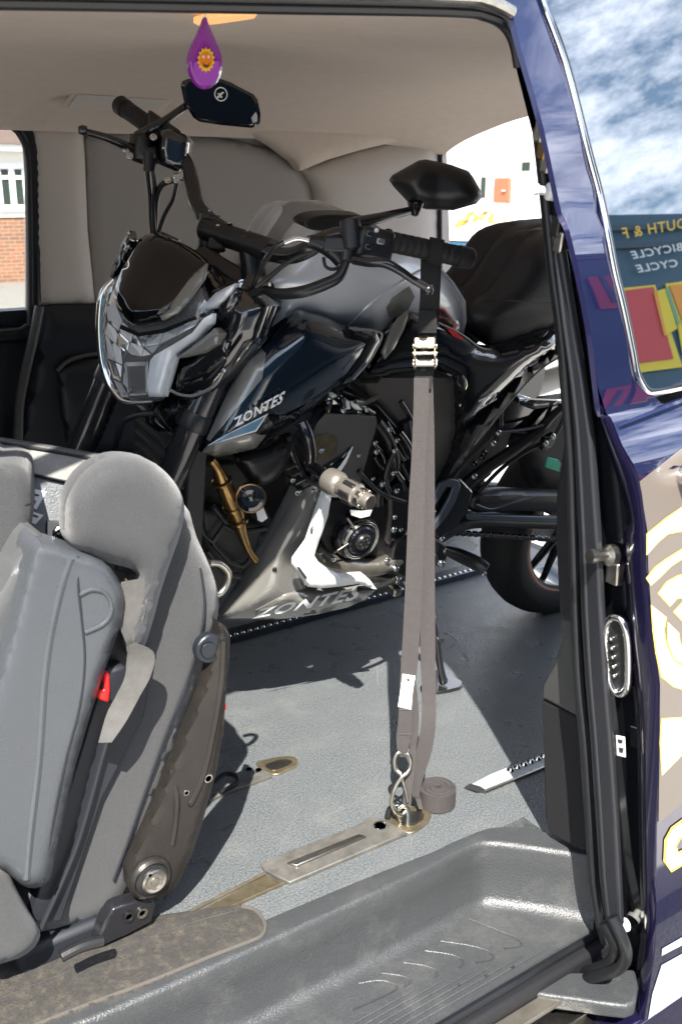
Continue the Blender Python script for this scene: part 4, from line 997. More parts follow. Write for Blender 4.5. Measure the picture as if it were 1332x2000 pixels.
# ---- handlebar (positions along the bar traced on planes through it)
def HBp(x, y, d): return hit(x, y, V((math.cos(HD), math.sin(HD), 0)), d)
gl0 = HBp(752, 470, 1.70); gl1 = HBp(922, 506, 1.745); gr1 = HBp(232, 203, 2.10); gr0 = HBp(316, 262, 2.03)
barp = [gl1+(gl0-gl1)*.1, gl0, HBp(700, 458, 1.69), HBp(645, 462, 1.69), HBp(600, 488, 1.70), HBp(560, 500, 1.73), HBp(510, 487, 1.79), HBp(455, 460, 1.84), HBp(412, 432, 1.88), HBp(385, 400, 1.91), HBp(375, 355, 1.94), HBp(360, 310, 1.97), gr0, gr1+(gr0-gr1)*.1]
hb = MB().tube(barp, [.013]*4+[.0145]*2+[.0155]*3+[.0145]*2+[.013]*3, 16, 6).build('handlebar', 'black tube', bike, ang=60)
for (a, b_, e) in ((gl0, gl1, 1), (gr0, gr1, 1)):
    d = (b_-a); ln = d.length; d = d.normalized()
    pr = [(.0, 0), (.020, 0), (.020, .006), (.0165, .010)]
    nn_ = 9
    for k in range(nn_):
        h = .012+(ln*.78-.012)*k/nn_; pr += [(.0165, h), (.0172, h+.003), (.0172, h+(ln*.78)/nn_-.004), (.0165, h+(ln*.78)/nn_-.001)]
    pr += [(.0175, ln*.78), (.0175, ln*.80), (.0150, ln*.805), (.0150, ln*.82), (.0185, ln*.83), (.0185, ln*.97), (.016, ln), (0, ln)]
    MB().lathe(pr, a, d, 28).build('grip', 'grip', bike, ang=35)
# bar clamps and risers
for p, q in (((410, 432), (407, 478)), ((487, 472), (492, 518))):
    d = 1.885 if p[0] < 450 else 1.81
    a = HBp(*p, d); c = HBp(*q, d+.0)
    MB().lathe([(.0, -.012), (.017, -.012), (.019, -.006), (.019, .0)], a, (c-a), 20)
    r_ = MB().tube([a-(c-a).normalized()*.012, a, c, c+(c-a).normalized()*.02], [.019, .020, .020, .024], 20).build('bar_riser', 'black satin', bike, ang=40)
    bolt(a-(c-a).normalized()*.013, a-c, .006, 'bolt', r_)
ca = HBp(400, 447, 1.87); cb = HBp(532, 490, 1.775)
MB().tube([ca, cb], .0205, 20).build('clamp_bar', 'black satin', bike, ang=40)
for x, y in ((427, 441), (450, 436)): bolt(HBp(x, y+2, 1.835), upv, .004)
MB().box(HBp(425, 478, 1.84), (rt, upv, fw), (.014, .012, .012)).build('ignition_key', 'black satin', bike, bevel=.004)
plate('top_plate', [(375, 488), (400, 478), (470, 520), (535, 552), (538, 575), (505, 578), (450, 546), (396, 512)], Pl((-.45, -.75, .5), HBp(450, 530, 1.80)), 0, .018, 'black satin', bike, bevel=.004)
bolt(Pl((-.45, -.75, .5), HBp(450, 530, 1.80))(474, 556, .002), (-.5, -.8, .1), .007)
MB().lathe([(0, .006), (.012, .005), (.016, 0), (.016, -.01)], HBp(512, 553, 1.74), (-.2, -.5, .8), 24).build('stem_cap', 'steel', bike, ang=40)
# control clusters and levers
def ctrl(c, ax, up_d, s=1):
    ax = V(ax).normalized(); f = ax.cross(V(up_d)).normalized(); u = f.cross(ax).normalized()
    o = MB().box(c, (ax, u, f), (.032*s, .027*s, .021*s)).build('switch_housing', 'black satin', bike, bevel=.010, seg=3)
    return o, ax, u, f
cl = HBp(728, 478, 1.69); o_, ax, u, f = ctrl(cl, gl1-gl0, (0, 0, 1))
for k, (aa, uu, mm) in enumerate(((-.008, .010, 'black gloss'), (.012, .002, 'steel'), (-.006, -.010, 'black gloss'))):
    MB().box(cl+ax*aa+u*uu-fw*.022, (ax, u, f), (.007, .005, .004)).build('switch', mm, o_, bevel=.002)
plate('switch_button', [(730, 446), (738, 443), (741, 450), (732, 452)], Pl(-fw, HBp(735, 450, 1.66)), 0, .012, 'label', o_, bevel=.003)
pvl = HBp(682, 478, 1.68)
MB().tube([HBp(688, 452, 1.68), HBp(682, 478, 1.68), HBp(678, 512, 1.68)], [.016, .018, .017], 18, 3).build('lever_perch', 'black satin', bike, ang=60)
MB().box(HBp(655, 480, 1.68), (rt, upv, fw), (.022, .014, .014)).build('perch_arm', 'black satin', bike, bevel=.006)
tb('clutch_lever', [(690, 508), (720, 512), (752, 514), (780, 528), (806, 546), (830, 560)], [1.655, 1.64, 1.63, 1.63, 1.635, 1.64], [.007, .008, .008, .007, .0065, .0065], 'black tube', P=HBp)
MB().lathe([(0, .009), (.007, .007), (.009, 0), (.007, -.007), (0, -.009)], HBp(836, 566, 1.64), rt, 16).build('lever_ball', 'black tube', bike, ang=60)
# adjuster boot and cables
tb('cable_boot', [(600, 473), (620, 474), (650, 490), (668, 512)], 1.68, [.010, .013, .015, .012], 'rubber', P=HBp, smooth=4)
tb('clutch_cable', [(604, 470), (570, 468), (535, 486), (512, 520), (494, 560), (482, 582)], [1.67, 1.67, 1.68, 1.70, 1.72, 1.74], .0042, 'black tube', P=HBp)
tb('cable_wrap', [(604, 470), (580, 466), (556, 474)], [1.669, 1.669, 1.669], .0048, 'chrome', P=HBp)
tb('wiring_loom', [(676, 512), (662, 540), (632, 556), (590, 570), (545, 574), (515, 566), (480, 580)], [1.665, 1.655, 1.65, 1.65, 1.67, 1.70, 1.72], [.007, .009, .010, .010, .009, .007, .007], 'rubber', P=HBp)
tb('cable', [(640, 485), (600, 495), (560, 514), (520, 546), (500, 560)], 1.69, .004, 'rubber', P=HBp)
tb('cable_loop', [(632, 502), (636, 520), (650, 526), (668, 520)], 1.672, .003, 'rubber', P=HBp)
# right hand cluster: master cylinder, lever, hoses
PRr = lambda x, y, d=0: HBp(x, y, 2.0-d)
class _P:
    pass
PR_ = Pl((-math.cos(HD), -math.sin(HD), 0), HBp(300, 290, 1.99))
pillow('brake_reservoir', [(312, 254), (330, 249), (362, 262), (371, 275), (366, 318), (352, 338), (312, 322), (308, 290)], PR_, .02, .02, 14, 'black gloss', bike, thick=.05, step=8)
pillow('master_cylinder', [(258, 262), (272, 254), (290, 256), (296, 284), (312, 286), (312, 318), (280, 322), (255, 312), (254, 286)], PR_, .02, .018, 12, 'black satin', bike, thick=.05, step=8)
MB().box(PR_(325, 268, -.01), (gr1-gr0, upv, fw), (.05, .028, .022)).build('throttle_housing', 'black satin', bike, bevel=.010)
bl_ = tb('brake_lever', [(262, 290), (240, 282), (212, 270), (186, 262), (170, 258)], [.03, .05, .065, .075, .08], [.008, .008, .007, .0065, .006], 'black tube', P=PR_)
MB().lathe([(0, .008), (.007, .007), (.009, 0), (.007, -.007), (0, -.008)], PR_(163, 254, .08), rt, 16).build('lever_ball', 'black tube', bl_, ang=60)
for x, y in ((355, 344), (346, 352), (328, 352), (254, 305), (246, 292), (300, 268)): bolt(PR_(x, y, .045), -fw+rt*.2, .005, 'bolt')
tb('banjo_bolt', [(340, 346), (362, 346)], .04, .007, 'bolt', P=PR_, smooth=0)
for pts, r in (([(288, 322), (290, 345), (294, 385), (296, 430), (300, 470)], .0045), ([(298, 325), (303, 360), (300, 400), (302, 450)], .004), ([(338, 352), (316, 362), (306, 390), (304, 430), (302, 470)], .0055), ([(346, 356), (338, 390), (322, 420), (310, 455), (305, 475)], .004)):
    tb('brake_hose', pts, [.03, .02, .0, -.02, -.04][:len(pts)], r, 'rubber', P=PR_)
tb('switch_box', [(292, 298), (292, 335)], .03, .012, 'black satin', P=PR_, smooth=0)

# ---- mirrors
PML = Pl((-math.cos(HD), -math.sin(HD), 0), HBp(850, 360, 1.80))
ml = [(760, 352), (766, 342), (818, 313), (832, 311), (880, 321), (914, 334), (924, 346), (941, 376), (940, 386), (930, 398), (885, 411), (832, 409), (800, 398), (770, 366)]
mlo, mld = pillow('mirror', ml, PML, 0, .028, 34, 'black satin', bike, thick=.008, step=9, pw=1.6, lin=lambda x, y: .010*max(0, 1-abs(x-815)/40))
plate('mirror_glass', [(772, 352), (826, 318), (908, 338), (932, 378), (884, 404), (804, 392)], PML, -.0085, .003, 'mirror glass', mlo, bevel=.001)
MB().tube([PML(812, 396, .015), PML(811, 410, .015), PML(809, 420, .012)], [.016, .010, .006], 14, 4).build('mirror_joint', 'black tube', mlo, ang=60)
MB().tube([PML(806, 410, .012), HBp(740, 426, 1.72), HBp(690, 438, 1.685), HBp(682, 442, 1.68)], [.0065, .009, .012, .013], 14, 4).build('mirror_stem', 'black tube', bike, ang=60)
MB().lathe([(.0, .016), (.017, .014), (.018, 0), (.018, -.03), (.014, -.034)], HBp(685, 448, 1.68), (0, .2, 1), 24).build('mirror_base', 'black satin', bike, ang=40)
PMR = Pl((-math.cos(HD), -math.sin(HD), -.1), HBp(430, 200, 2.02))
mr_ = [(353, 166), (357, 158), (368, 154), (430, 154), (452, 162), (495, 184), (503, 194), (509, 222), (508, 240), (500, 248), (490, 250), (430, 244), (390, 238), (378, 230), (360, 200)]
mro, _ = pillow('mirror', mr_, PMR, 0, .004, 6, 'black gloss', bike, thick=.03, step=12)
PMG = Pl((-.60, -.72, -.28), HBp(430, 200, 1.995))
pillow('mirror_glass', [(361, 170), (370, 160), (428, 160), (450, 168), (490, 188), (497, 198), (503, 224), (501, 240), (488, 243), (430, 238), (394, 232), (382, 224), (366, 198)], PMR, .005, 0, 5, 'smoke screen', mro, thick=.002, step=30)
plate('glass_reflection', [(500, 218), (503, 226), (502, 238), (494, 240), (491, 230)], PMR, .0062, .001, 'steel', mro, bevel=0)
for r0, r1 in ((.0105, .0125),): MB().lathe([(r0, 0), (r1, 0), (r1, .0006), (r0, .0006)], PMR(432, 184, .0055), PMR.n, 28, cap=False).build('mirror_sticker', 'white print', mro)
MB().box(PMR(432, 184, .0062), (rt+upv, rt-upv, fw), (.010, .002, .0004)).build('mirror_sticker', 'white print', mro)
MB().box(PMR(430, 186, .0062), (rt*.8-upv, rt+upv, fw), (.006, .0018, .0004)).build('mirror_sticker', 'white print', mro)
MB().tube([PMR(366, 205, -.01), PR_(320, 238, 0), PR_(285, 258, .0), PR_(272, 268, .01)], [.007, .008, .010, .012], 14, 4).build('mirror_stem', 'black tube', bike, ang=60)
MB().tube([PR_(268, 262, .01), PR_(268, 300, .01)], [.014, .015], 14).build('mirror_base', 'black satin', bike, ang=60)

# ---- headlight unit
shell = [(226, 540), (206, 562), (199, 585), (196, 620), (196, 660), (200, 705), (210, 742), (222, 764), (238, 782), (266, 787), (302, 786), (322, 777), (334, 735), (346, 693), (386, 664), (414, 632), (418, 610), (400, 560), (340, 520), (270, 520)]
_, hd = pillow('lamp_housing', shell, HL, -.036, .035, 34, 'black satin', bike, thick=.10, step=12)
hs, hd0 = pillow('headlight', shell, HL, -.034, .035, 34, 'black gloss', bike, thick=.02, step=12)
hd = lambda x, y: hd0(x, y)+.004
FA = [([(224, 590), (240, 628), (232, 646), (212, 628), (208, 600)], (0, 4, 0, -3, 0)), ([(241, 629), (262, 650), (256, 668), (233, 647)], (4, 0, 5, -4)),
      ([(263, 651), (290, 655), (282, 678), (257, 669)], (5, -3, 3, -3)), ([(291, 655), (320, 648), (312, 672), (283, 678)], (-4, 4, -2, 4)),
      ([(321, 648), (352, 636), (345, 656), (313, 672)], (4, -4, 4, -1)), ([(353, 636), (398, 612), (382, 636), (346, 656)], (-3, 3, 0, 4)),
      ([(211, 630), (231, 648), (227, 672), (205, 652)], (3, -4, 3, 0)), ([(232, 648), (255, 669), (249, 690), (228, 673)], (-3, 4, -4, 3)),
      ([(256, 669), (281, 679), (277, 696), (250, 691)], (4, -3, 1, -4)), ([(282, 679), (312, 673), (297, 692), (278, 696)], (-3, 3, -3, 2)),
      ([(206, 655), (218, 665), (226, 705), (212, 700)], (2, -5, 3, 0)), ([(219, 666), (236, 680), (240, 712), (227, 706)], (-4, 4, -3, 3)),
      ([(212, 703), (226, 709), (238, 745), (222, 738)], (0, 5, -3, 2)), ([(227, 709), (242, 716), (249, 758), (239, 746)], (4, -4, 4, -4)),
      ([(222, 741), (238, 749), (252, 775), (238, 776)], (2, 5, 0, -2)),
      ([(244, 708), (289, 706), (276, 728), (260, 728)], (4, 4, -14, -14)), ([(290, 707), (289, 770), (275, 752), (276, 729)], (4, 4, -14, -14)),
      ([(289, 771), (252, 773), (261, 752), (274, 752)], (4, 3, -14, -14)), ([(250, 770), (243, 709), (259, 729), (260, 752)], (3, 4, -14, -14)),
      ([(400, 585), (414, 604), (398, 612), (380, 618)], (2, -3, 3, -2)), ([(222, 566), (240, 585), (232, 606), (212, 592)], (-2, 3, -3, 2))]
for poly, dz in FA:  # white and chrome mixed among the facets paint in sky glints
    mk('reflector_facet', [HL(x, y, hd(x, y)+q*.0016) for (x, y), q in zip(poly, dz)]+[HL(x, y, hd(x, y)+q*.0016-.003) for (x, y), q in zip(poly, dz)],
       [tuple(range(len(poly)))]+[tuple(range(len(poly), 2*len(poly)))[::-1]]+[(a, (a+1) % len(poly), len(poly)+(a+1) % len(poly), len(poly)+a) for a in range(len(poly))], ['reflector', 'white gloss', 'chrome', 'reflector', 'reflector'][FA.index((poly, dz)) % 5], hs, ang=5)
plate('bulb', [(261, 730), (275, 730), (274, 751), (262, 751)], HL, hd(268, 740)-.014, .006, 'graphic silver', hs, bevel=.002)
pillow('lens_cover', shell, HL, -.016, .035, 34, 'lens clear', hs, thick=.003, step=14)
MB().tube([HL(x, y, -.024) for x, y in ((224, 545), (207, 565), (200, 590), (197, 640), (201, 700), (212, 742), (224, 764), (240, 781), (266, 786), (300, 785))], [.004, .007, .009, .009, .008, .008, .007, .006, .005, .004], 12, 5).build('headlight_bezel', 'chrome', hs, ang=60)
def hp_(nm, poly, off, m, thick=.012, **k):
    off += .012
    return pillow(nm, poly, HL, .0, .0, 10, m, hs, thick=thick, lin=lambda x, y: hd(min(max(x, 202), 410), y)+off, step=10, **k)
def hp_old(nm, poly, off, m, thick=.008, **k): return pillow(nm, poly, HL, .0, .0, 10, m, hs, thick=thick, lin=lambda x, y: hd(min(max(x, 202), 410), y)+off, step=10, **k)
hp_('daytime_light', [(416, 612), (414, 632), (385, 662), (346, 690), (334, 735), (321, 775), (291, 775), (288, 745), (294, 704), (302, 694), (340, 672), (376, 650), (398, 622)], .004, 'drl')
#hp_('light_divider', [(204, 636), (228, 656), (244, 690), (264, 700), (292, 696), (290, 704), (260, 708), (236, 696), (218, 662)], .006, 'chrome', thick=.004)
hp_('lens_eyebrow', [(236, 634), (272, 650), (320, 642), (400, 610), (404, 614), (322, 650), (272, 658), (234, 642)], .007, 'black gloss', thick=.004)
# smoked fly screen above the lamp
pillow('fly_screen', [(258, 487), (272, 468), (287, 458), (303, 456), (320, 460), (345, 470), (366, 482), (388, 498), (406, 518), (398, 545), (378, 578), (350, 608), (318, 628), (272, 636), (252, 630), (238, 616), (228, 594), (222, 574), (230, 548), (238, 528)], HL, .015, .03, 60, 'smoke screen', bike, thick=.01, step=10, lin=lambda x, y: .018-.0004*max(0, 640-y), smooth=2)
pillow('screen_highlight', [(404, 514), (398, 545), (372, 582), (345, 612), (318, 626), (312, 616), (330, 604), (352, 566), (378, 534)], HL, .034, .004, 5, 'titanium', bike, thick=.006, step=6, lin=lambda x, y: .022-.0004*max(0, 640-y))  # lighter strip painting the highlight along the screen's lower right edge
MB().lathe([(0, .002), (.004, .001), (.005, 0)], HL(287, 543, -.01), HL.n, 12).build('screen_screw', 'bronze', bike)
pillow('side_spike', [(252, 450), (260, 474), (252, 494), (236, 528), (222, 556), (216, 556), (221, 534), (232, 494)], HL, -.05, .012, 10, 'black gloss', bike, thick=.02, step=7)
pillow('spike_edge', [(250, 458), (240, 482), (228, 516), (219, 545), (215, 540), (222, 512), (236, 478)], HL, -.045, .004, 6, 'titanium', bike, thick=.01, step=7)
# cowl behind the lamp
pw_('lamp_cowl', [(404, 516), (432, 552), (470, 555), (500, 572), (529, 596), (505, 665), (478, 700), (458, 728), (420, 772), (372, 780), (330, 782), (334, 735), (346, 693), (386, 664), (416, 630), (418, 608), (380, 575)], -.06, .04, 60, 'black gloss', thick=.03, P=HL, mir=False, step=12)
HLs = HL
pillow('cowl_facet', [(395, 607), (404, 590), (421, 572), (440, 562), (461, 553), (452, 570), (436, 588), (418, 602)], HL, -.012, .003, 4, 'tank silver', bike, thick=.012, step=5)
pillow('cowl_panel', [(345, 698), (388, 666), (420, 640), (432, 650), (425, 672), (396, 690), (352, 700)], HL, .0, .004, 4, 'titanium', bike, thick=.02, step=5)
pillow('cowl_panel', [(430, 655), (450, 668), (438, 700), (405, 728), (365, 745), (350, 750), (356, 720), (392, 694)], HL, -.016, .004, 4, 'black gloss', bike, thick=.02, step=6)
pillow('cowl_panel', [(402, 568), (432, 556), (470, 552), (474, 580), (462, 606), (434, 632), (420, 630), (420, 604)], HL, -.035, .02, 20, 'black gloss', bike, thick=.02, step=9)
tb('cowl_edge', [(326, 757), (350, 770), (380, 772), (420, 752), (438, 722)], -.015, .003, 'titanium', P=HL)
bolt(HL(437, 724, -.012), HL.n, .003)
# wiring beneath the lamp
rd = random.Random(4)
for k in range(6):
    x = 300+k*9; tb('wiring_loom', [(x, 780), (x+rd.uniform(-14, 14), 800), (x+rd.uniform(-14, 14), 822), (x+12, 840)], [-.06, -.04, -.05, -.09], .004, 'rubber', P=HL)
tb('brake_hose', [(300, 806), (262, 812), (240, 826), (232, 850), (222, 880)], [-.04, -.02, -.02, -.03, -.05], .006, 'rubber', P=HL)
tb('brake_hose', [(340, 822), (360, 850), (356, 880)], [-.1, -.11, -.12], .006, 'rubber', P=HL)

# ---- tank and bodywork
tank = [(533, 594), (505, 650), (474, 702), (500, 715), (591, 640), (681, 655), (745, 665), (780, 640), (852, 640), (897, 655), (905, 625), (903, 585), (880, 548), (852, 517), (800, 478), (740, 445), (715, 428), (690, 420), (640, 418), (606, 426), (588, 446), (565, 480), (530, 520), (505, 548), (512, 575)]
to, td = pillow('fuel_tank', tank, BK, .055, .075, 110, 'tank silver', bike, thick=.12, step=14, mirror=BM, pw=1.7)
PTP = Pl((-.25, -.35, .9), BK(655, 440, .045))
tc_ = plate('tank_cap_recess', [(594, 440), (604, 428), (630, 421), (680, 420), (714, 424), (716, 438), (690, 452), (640, 452), (610, 450)], BK, .132, .04, 'black satin', bike, smooth=3, bevel=.004)
tb('tank_crease', [(683, 632), (720, 596), (760, 566), (792, 545), (840, 520)], [td(683, 632)-.002, td(720, 596)-.001, td(760, 566)-.001, td(792, 545)-.001, .09], .004, 'tank silver')
pillow('tank_insert', [(755, 600), (768, 582), (800, 560), (810, 580), (800, 600), (782, 618), (760, 620)], BK, 0, .0, 10, 'titanium', bike, thick=.003, step=10, lin=lambda x, y: td(x, y)+.003)
# red and black stripes at the back of the tank
for pl_, m in (([(850, 598), (868, 604), (882, 620), (898, 640), (890, 645), (868, 628), (850, 614)], 'red print'), ([(852, 602), (866, 608), (878, 622), (888, 636), (870, 622), (852, 610)], 'black gloss')):
    pillow('tank_stripe', pl_, BK, 0, 0, 10, m, bike, thick=.002, step=10, lin=lambda x, y, m=m: td(x, y)+(.004 if m == 'red print' else .005))
shr = [(591, 609), (636, 620), (681, 640), (738, 648), (745, 662), (722, 705), (690, 745), (640, 778), (600, 806), (560, 834), (530, 850), (500, 878), (450, 890), (420, 894), (393, 884), (398, 862), (412, 832), (440, 775), (480, 700), (520, 662), (560, 632)]
sho, shd = pillow('tank_shroud', shr, BK, .13, .055, 60, 'blue black', bike, thick=.02, step=12, mirror=BM, pw=1.5)
pillow('shroud_rear', [(681, 638), (738, 646), (747, 664), (724, 706), (690, 745), (655, 770), (690, 700), (676, 668)], BK, .150, .015, 14, 'black gloss', bike, thick=.01, step=10, mirror=BM)
tb('shroud_edge', [(682, 641), (738, 648), (744, 663), (722, 704), (690, 742)], .176, .0018, 'titanium')
def on_sh(x, y, off=.004): return BK(x, y, shd(x, y)+off)
def shp(nm, poly, m, off=.003, par=sho): return pillow(nm, poly, BK, 0, 0, 10, m, par, thick=.001, step=7, lin=lambda x, y: shd(x, y)+off)
shp('shroud_tip', [(395, 884), (402, 874), (430, 862), (500, 846), (520, 850), (500, 876), (450, 888), (420, 892)], 'titanium', .002)
shp('shroud_flash', [(472, 712), (500, 672), (520, 690), (512, 740), (470, 790), (430, 838), (410, 862), (404, 858), (430, 800)], 'titanium', .002)
shp('blue_triangle', [(405, 871), (440, 850), (524, 808), (501, 843), (450, 858)], 'white print', .003)
shp('blue_triangle', [(414, 868), (440, 853), (518, 814), (499, 840), (450, 855)], 'blue print', .0045)
text('model_lettering', 'ZONTES', [(460, 834), (549, 788), (559, 762), (456, 818)], lambda x, y: on_sh(x, y, .009), 'white print', sho, .03, .0)
shp('shroud_fin', [(501, 850), (524, 812), (560, 812), (600, 792), (560, 834), (530, 848)], 'black gloss', .0045)
# fork cowl between lamp and tank
pw_('steering_cowl', [(470, 555), (505, 560), (530, 580), (533, 596), (505, 652), (478, 700), (455, 728), (440, 710), (450, 660), (465, 610)], .07, .03, 30, 'black gloss', thick=.05, step=10)
# side and tail panels
pw_('side_panel', [(745, 665), (780, 622), (798, 606), (852, 622), (897, 648), (935, 676), (975, 682), (1086, 648), (1096, 676), (1040, 715), (980, 775), (940, 812), (895, 852), (893, 738), (860, 722), (810, 728), (750, 736), (690, 748), (722, 705)], .10, .035, 34, 'black gloss', step=13)
pw_('panel_flash', [(800, 604), (790, 640), (770, 680), (752, 702), (746, 690), (762, 650), (778, 622)], .145, .004, 10, 'titanium', thick=.004, step=9)
pw_('panel_blue', [(852, 642), (897, 654), (930, 680), (915, 712), (880, 690), (852, 664)], .137, .003, 8, 'blue black', thick=.004, step=10)
pw_('panel_stripe', [(872, 640), (888, 646), (905, 660), (900, 664), (884, 656)], .143, .001, 4, 'red print', thick=.002, step=10)
tb('panel_edge', [(855, 630), (900, 652), (936, 678), (958, 683)], .139, .0018, 'titanium')
pw_('tail_panel', [(895, 852), (940, 812), (1000, 752), (1060, 700), (1096, 674), (1240, 600), (1240, 640), (1096, 694), (1050, 722), (1010, 768), (970, 820), (925, 880), (870, 960), (848, 985), (850, 950), (880, 900)], .10, .02, 12, 'black satin', step=12, mir=False)
plate('battery_box', [(900, 860), (960, 815), (1000, 790), (1015, 780), (1010, 830), (990, 880), (960, 930), (900, 980), (870, 960)], BK, .06, .12, 'black satin', bike, bevel=.01)
tb('tail_edge', [(925, 870), (968, 818), (1015, 762), (1060, 718), (1100, 694)], .118, .0022, 'titanium')
text('model_lettering', 'Z2', [(926, 806), (970, 780), (972, 765), (934, 782)], lambda x, y: BK(x, y, .136), 'white print', bike, .02, .0)
pw_('mid_panel', [(690, 745), (760, 728), (812, 732), (860, 728), (890, 738), (894, 790), (890, 850), (872, 925), (845, 985), (826, 960), (808, 900), (780, 830), (745, 790)], .085, .012, 14, 'grey satin', step=12)
pw_('mid_panel', [(845, 985), (872, 925), (893, 852), (925, 840), (960, 815), (935, 850), (890, 920), (856, 985), (850, 1040), (838, 1040)], .09, .012, 10, 'grey satin', step=10)
# seat
st = [(903, 600), (925, 580), (950, 558), (975, 528), (1000, 488), (1020, 466), (1045, 452), (1080, 444), (1140, 438), (1240, 420), (1300, 430), (1290, 560), (1220, 600), (1120, 632), (1085, 642), (1020, 660), (975, 676), (952, 676), (925, 660), (900, 640), (897, 620)]
pillow('saddle', st, BK, .02, .10, 90, 'seat leather', bike, thick=.07, step=15, mirror=BM, smooth=2, pw=1.7)
tb('saddle_seam', [(930, 596), (960, 586), (1010, 588), (1060, 592), (1120, 585)], [.105, .118, .122, .122, .12], .0015, 'black satin')
tail_end = BW(2.45, 0, .93)
pw_('tail_light', [(1240, 560), (1300, 540), (1310, 570), (1250, 600)], .04, .02, 14, 'red print', step=12)
# radiator shroud and radiator
pillow('radiator_shroud', [(462, 895), (520, 880), (574, 862), (566, 892), (556, 918), (540, 936), (520, 948), (500, 946), (484, 930)], BK, .12, .03, 20, 'black satin', bike, thick=.04, step=9, mirror=BM)
MB().box(BW(.79, .0, .62), ((1, 0, 0), bn, bup), (.02, .12, .13)).build('radiator', 'black matt', bike, bevel=.005)
for k in range(9):
    MB().box(BW(.79, 0, .51+k*.026), ((1, 0, 0), bn, bup), (.023, .105, .003)).build('radiator_fin', 'steel', bike)
# header pipe
hpipe = tb('exhaust_header', [(412, 898), (424, 915), (432, 935), (446, 968), (462, 1005), (474, 1045), (486, 1075), (500, 1095)], .125, [.008, .010, .014, .018, .0165, .010, .007, .007], 'bronze')
for (x, y) in ((434, 940), (455, 990), (466, 1016)):
    MB().lathe([(.0175, -.003), (.020, -.002), (.020, .002), (.0175, .003)], BK(x, y, .125), BK(x+14, y+36, .125)-BK(x, y, .125), 24, cap=False).build('pipe_band', 'bronze', hpipe, ang=40)
# horn
hn = MB().lathe([(.0, .010), (.006, .010), (.008, .005), (.016, .006), (.018, .010), (.026, .008), (.029, .003), (.029, -.012), (.02, -.02), (0, -.02)], BK(490, 972, .15), (-.5, -.86, .1), 36).build('horn', 'black gloss', bike, ang=40)
MB().lathe([(.026, .009), (.028, .0095), (.0295, .004)], BK(490, 972, .15), (-.5, -.86, .1), 36, cap=False).build('horn_rim', 'bronze', hn, ang=60)
MB().lathe([(0, .014), (.005, .012), (.006, .008)], BK(490, 972, .15), (-.5, -.86, .1), 18).build('horn_bolt', 'bolt', hn, ang=60)
plate('paper_tag', [(500, 998), (514, 990), (523, 1012), (512, 1020), (504, 1016)], BK, .15, .001, 'label', bike, bevel=0)
# stepped lower guard in front of the engine
for k, pts in enumerate(([(388, 1012), (398, 1042), (415, 1060), (438, 1026), (465, 1040), (520, 1032)], [(415, 1060), (450, 1098), (475, 1106), (500, 1080)], [(418, 990), (440, 1018), (452, 1022)], [(405, 1075), (440, 1120), (470, 1126)], [(402, 905), (392, 960), (384, 1040), (378, 1100)])):
    tb('guard_bar', pts, .10, .006 if k < 4 else .003, 'black satin' if k < 4 else 'swingarm', smooth=0)
plate('lower_guard', [(395, 1000), (430, 1000), (520, 1030), (500, 1085), (450, 1140), (432, 1190), (420, 1180), (400, 1100)], BK, .08, .16, 'black matt', bike, bevel=.01)
plate('front_guard', [(395, 905), (470, 900), (500, 960), (500, 1010), (440, 1010), (395, 1060), (380, 1100), (384, 1000)], BK, .03, .06, 'black matt', bike, bevel=.01)

# ---- engine
eng = plate('engine', [(560, 880), (620, 800), (740, 790), (800, 860), (850, 960), (870, 1060), (800, 1130), (700, 1120), (620, 1110), (560, 1000)], BK, .07, .17, 'black matt', bike, bevel=.012)
plate('crankcase', [(640, 985), (700, 960), (760, 985), (800, 1010), (800, 1060), (780, 1100), (700, 1112), (640, 1090), (615, 1040)], BK, .105, .05, 'black satin', eng, bevel=.008)
ec = BK(694, 1046, .12)
MB().lathe([(.0, .032), (.012, .032), (.016, .028), (.030, .028), (.033, .024), (.046, .022), (.052, .014), (.054, .0), (.054, -.02)], ec, bn, 48).build('crank_cover', 'black gloss', eng, ang=35)
cc_ = MB().lathe([(0, .036), (.016, .036), (.019, .032), (.019, .028)], ec, bn, 32).build('cover_cap', 'black satin', eng, ang=35)
for k in range(6):
    a = k*math.pi/3; MB().lathe([(.0, .001), (.0028, 0)], ec+bn*.0365+V((1, 0, 0))*.010*math.cos(a)+bup*.010*math.sin(a), bn, 10).build('cap_hole', 'steel', cc_)
tb('cover_rib', [(678, 1012), (694, 1034)], .148, .0022, 'steel', par=eng, smooth=0)
tb('cover_rib', [(652, 1080), (680, 1062)], .146, .0022, 'steel', par=eng, smooth=0)
for rr in (.0385, .043): MB().lathe([(rr, .0235), (rr+.001, .0245), (rr+.002, .0232)], ec, bn, 44, cap=False).build('cover_line', 'titanium', eng, ang=60)
plate('cover_sticker', [(684, 996), (706, 998), (727, 996), (722, 1008), (704, 1012), (686, 1006)], BK, .155, .001, 'label', bike, bevel=0)
plate('sprocket_cover', [(758, 960), (790, 940), (830, 985), (820, 1060), (780, 1085), (752, 1060), (760, 1010)], BK, .115, .05, 'black satin', eng, bevel=.01)
plate('cylinder_head', [(590, 870), (620, 800), (700, 780), (730, 830), (700, 900), (640, 930)], BK, .09, .14, 'black matt', eng, bevel=.01)
cv_ = MB().lathe([(0, .012), (.02, .012), (.03, .008), (.033, 0), (.033, -.02)], BK(640, 868, .10), bn, 32).build('cam_cover', 'steel', eng, ang=40)
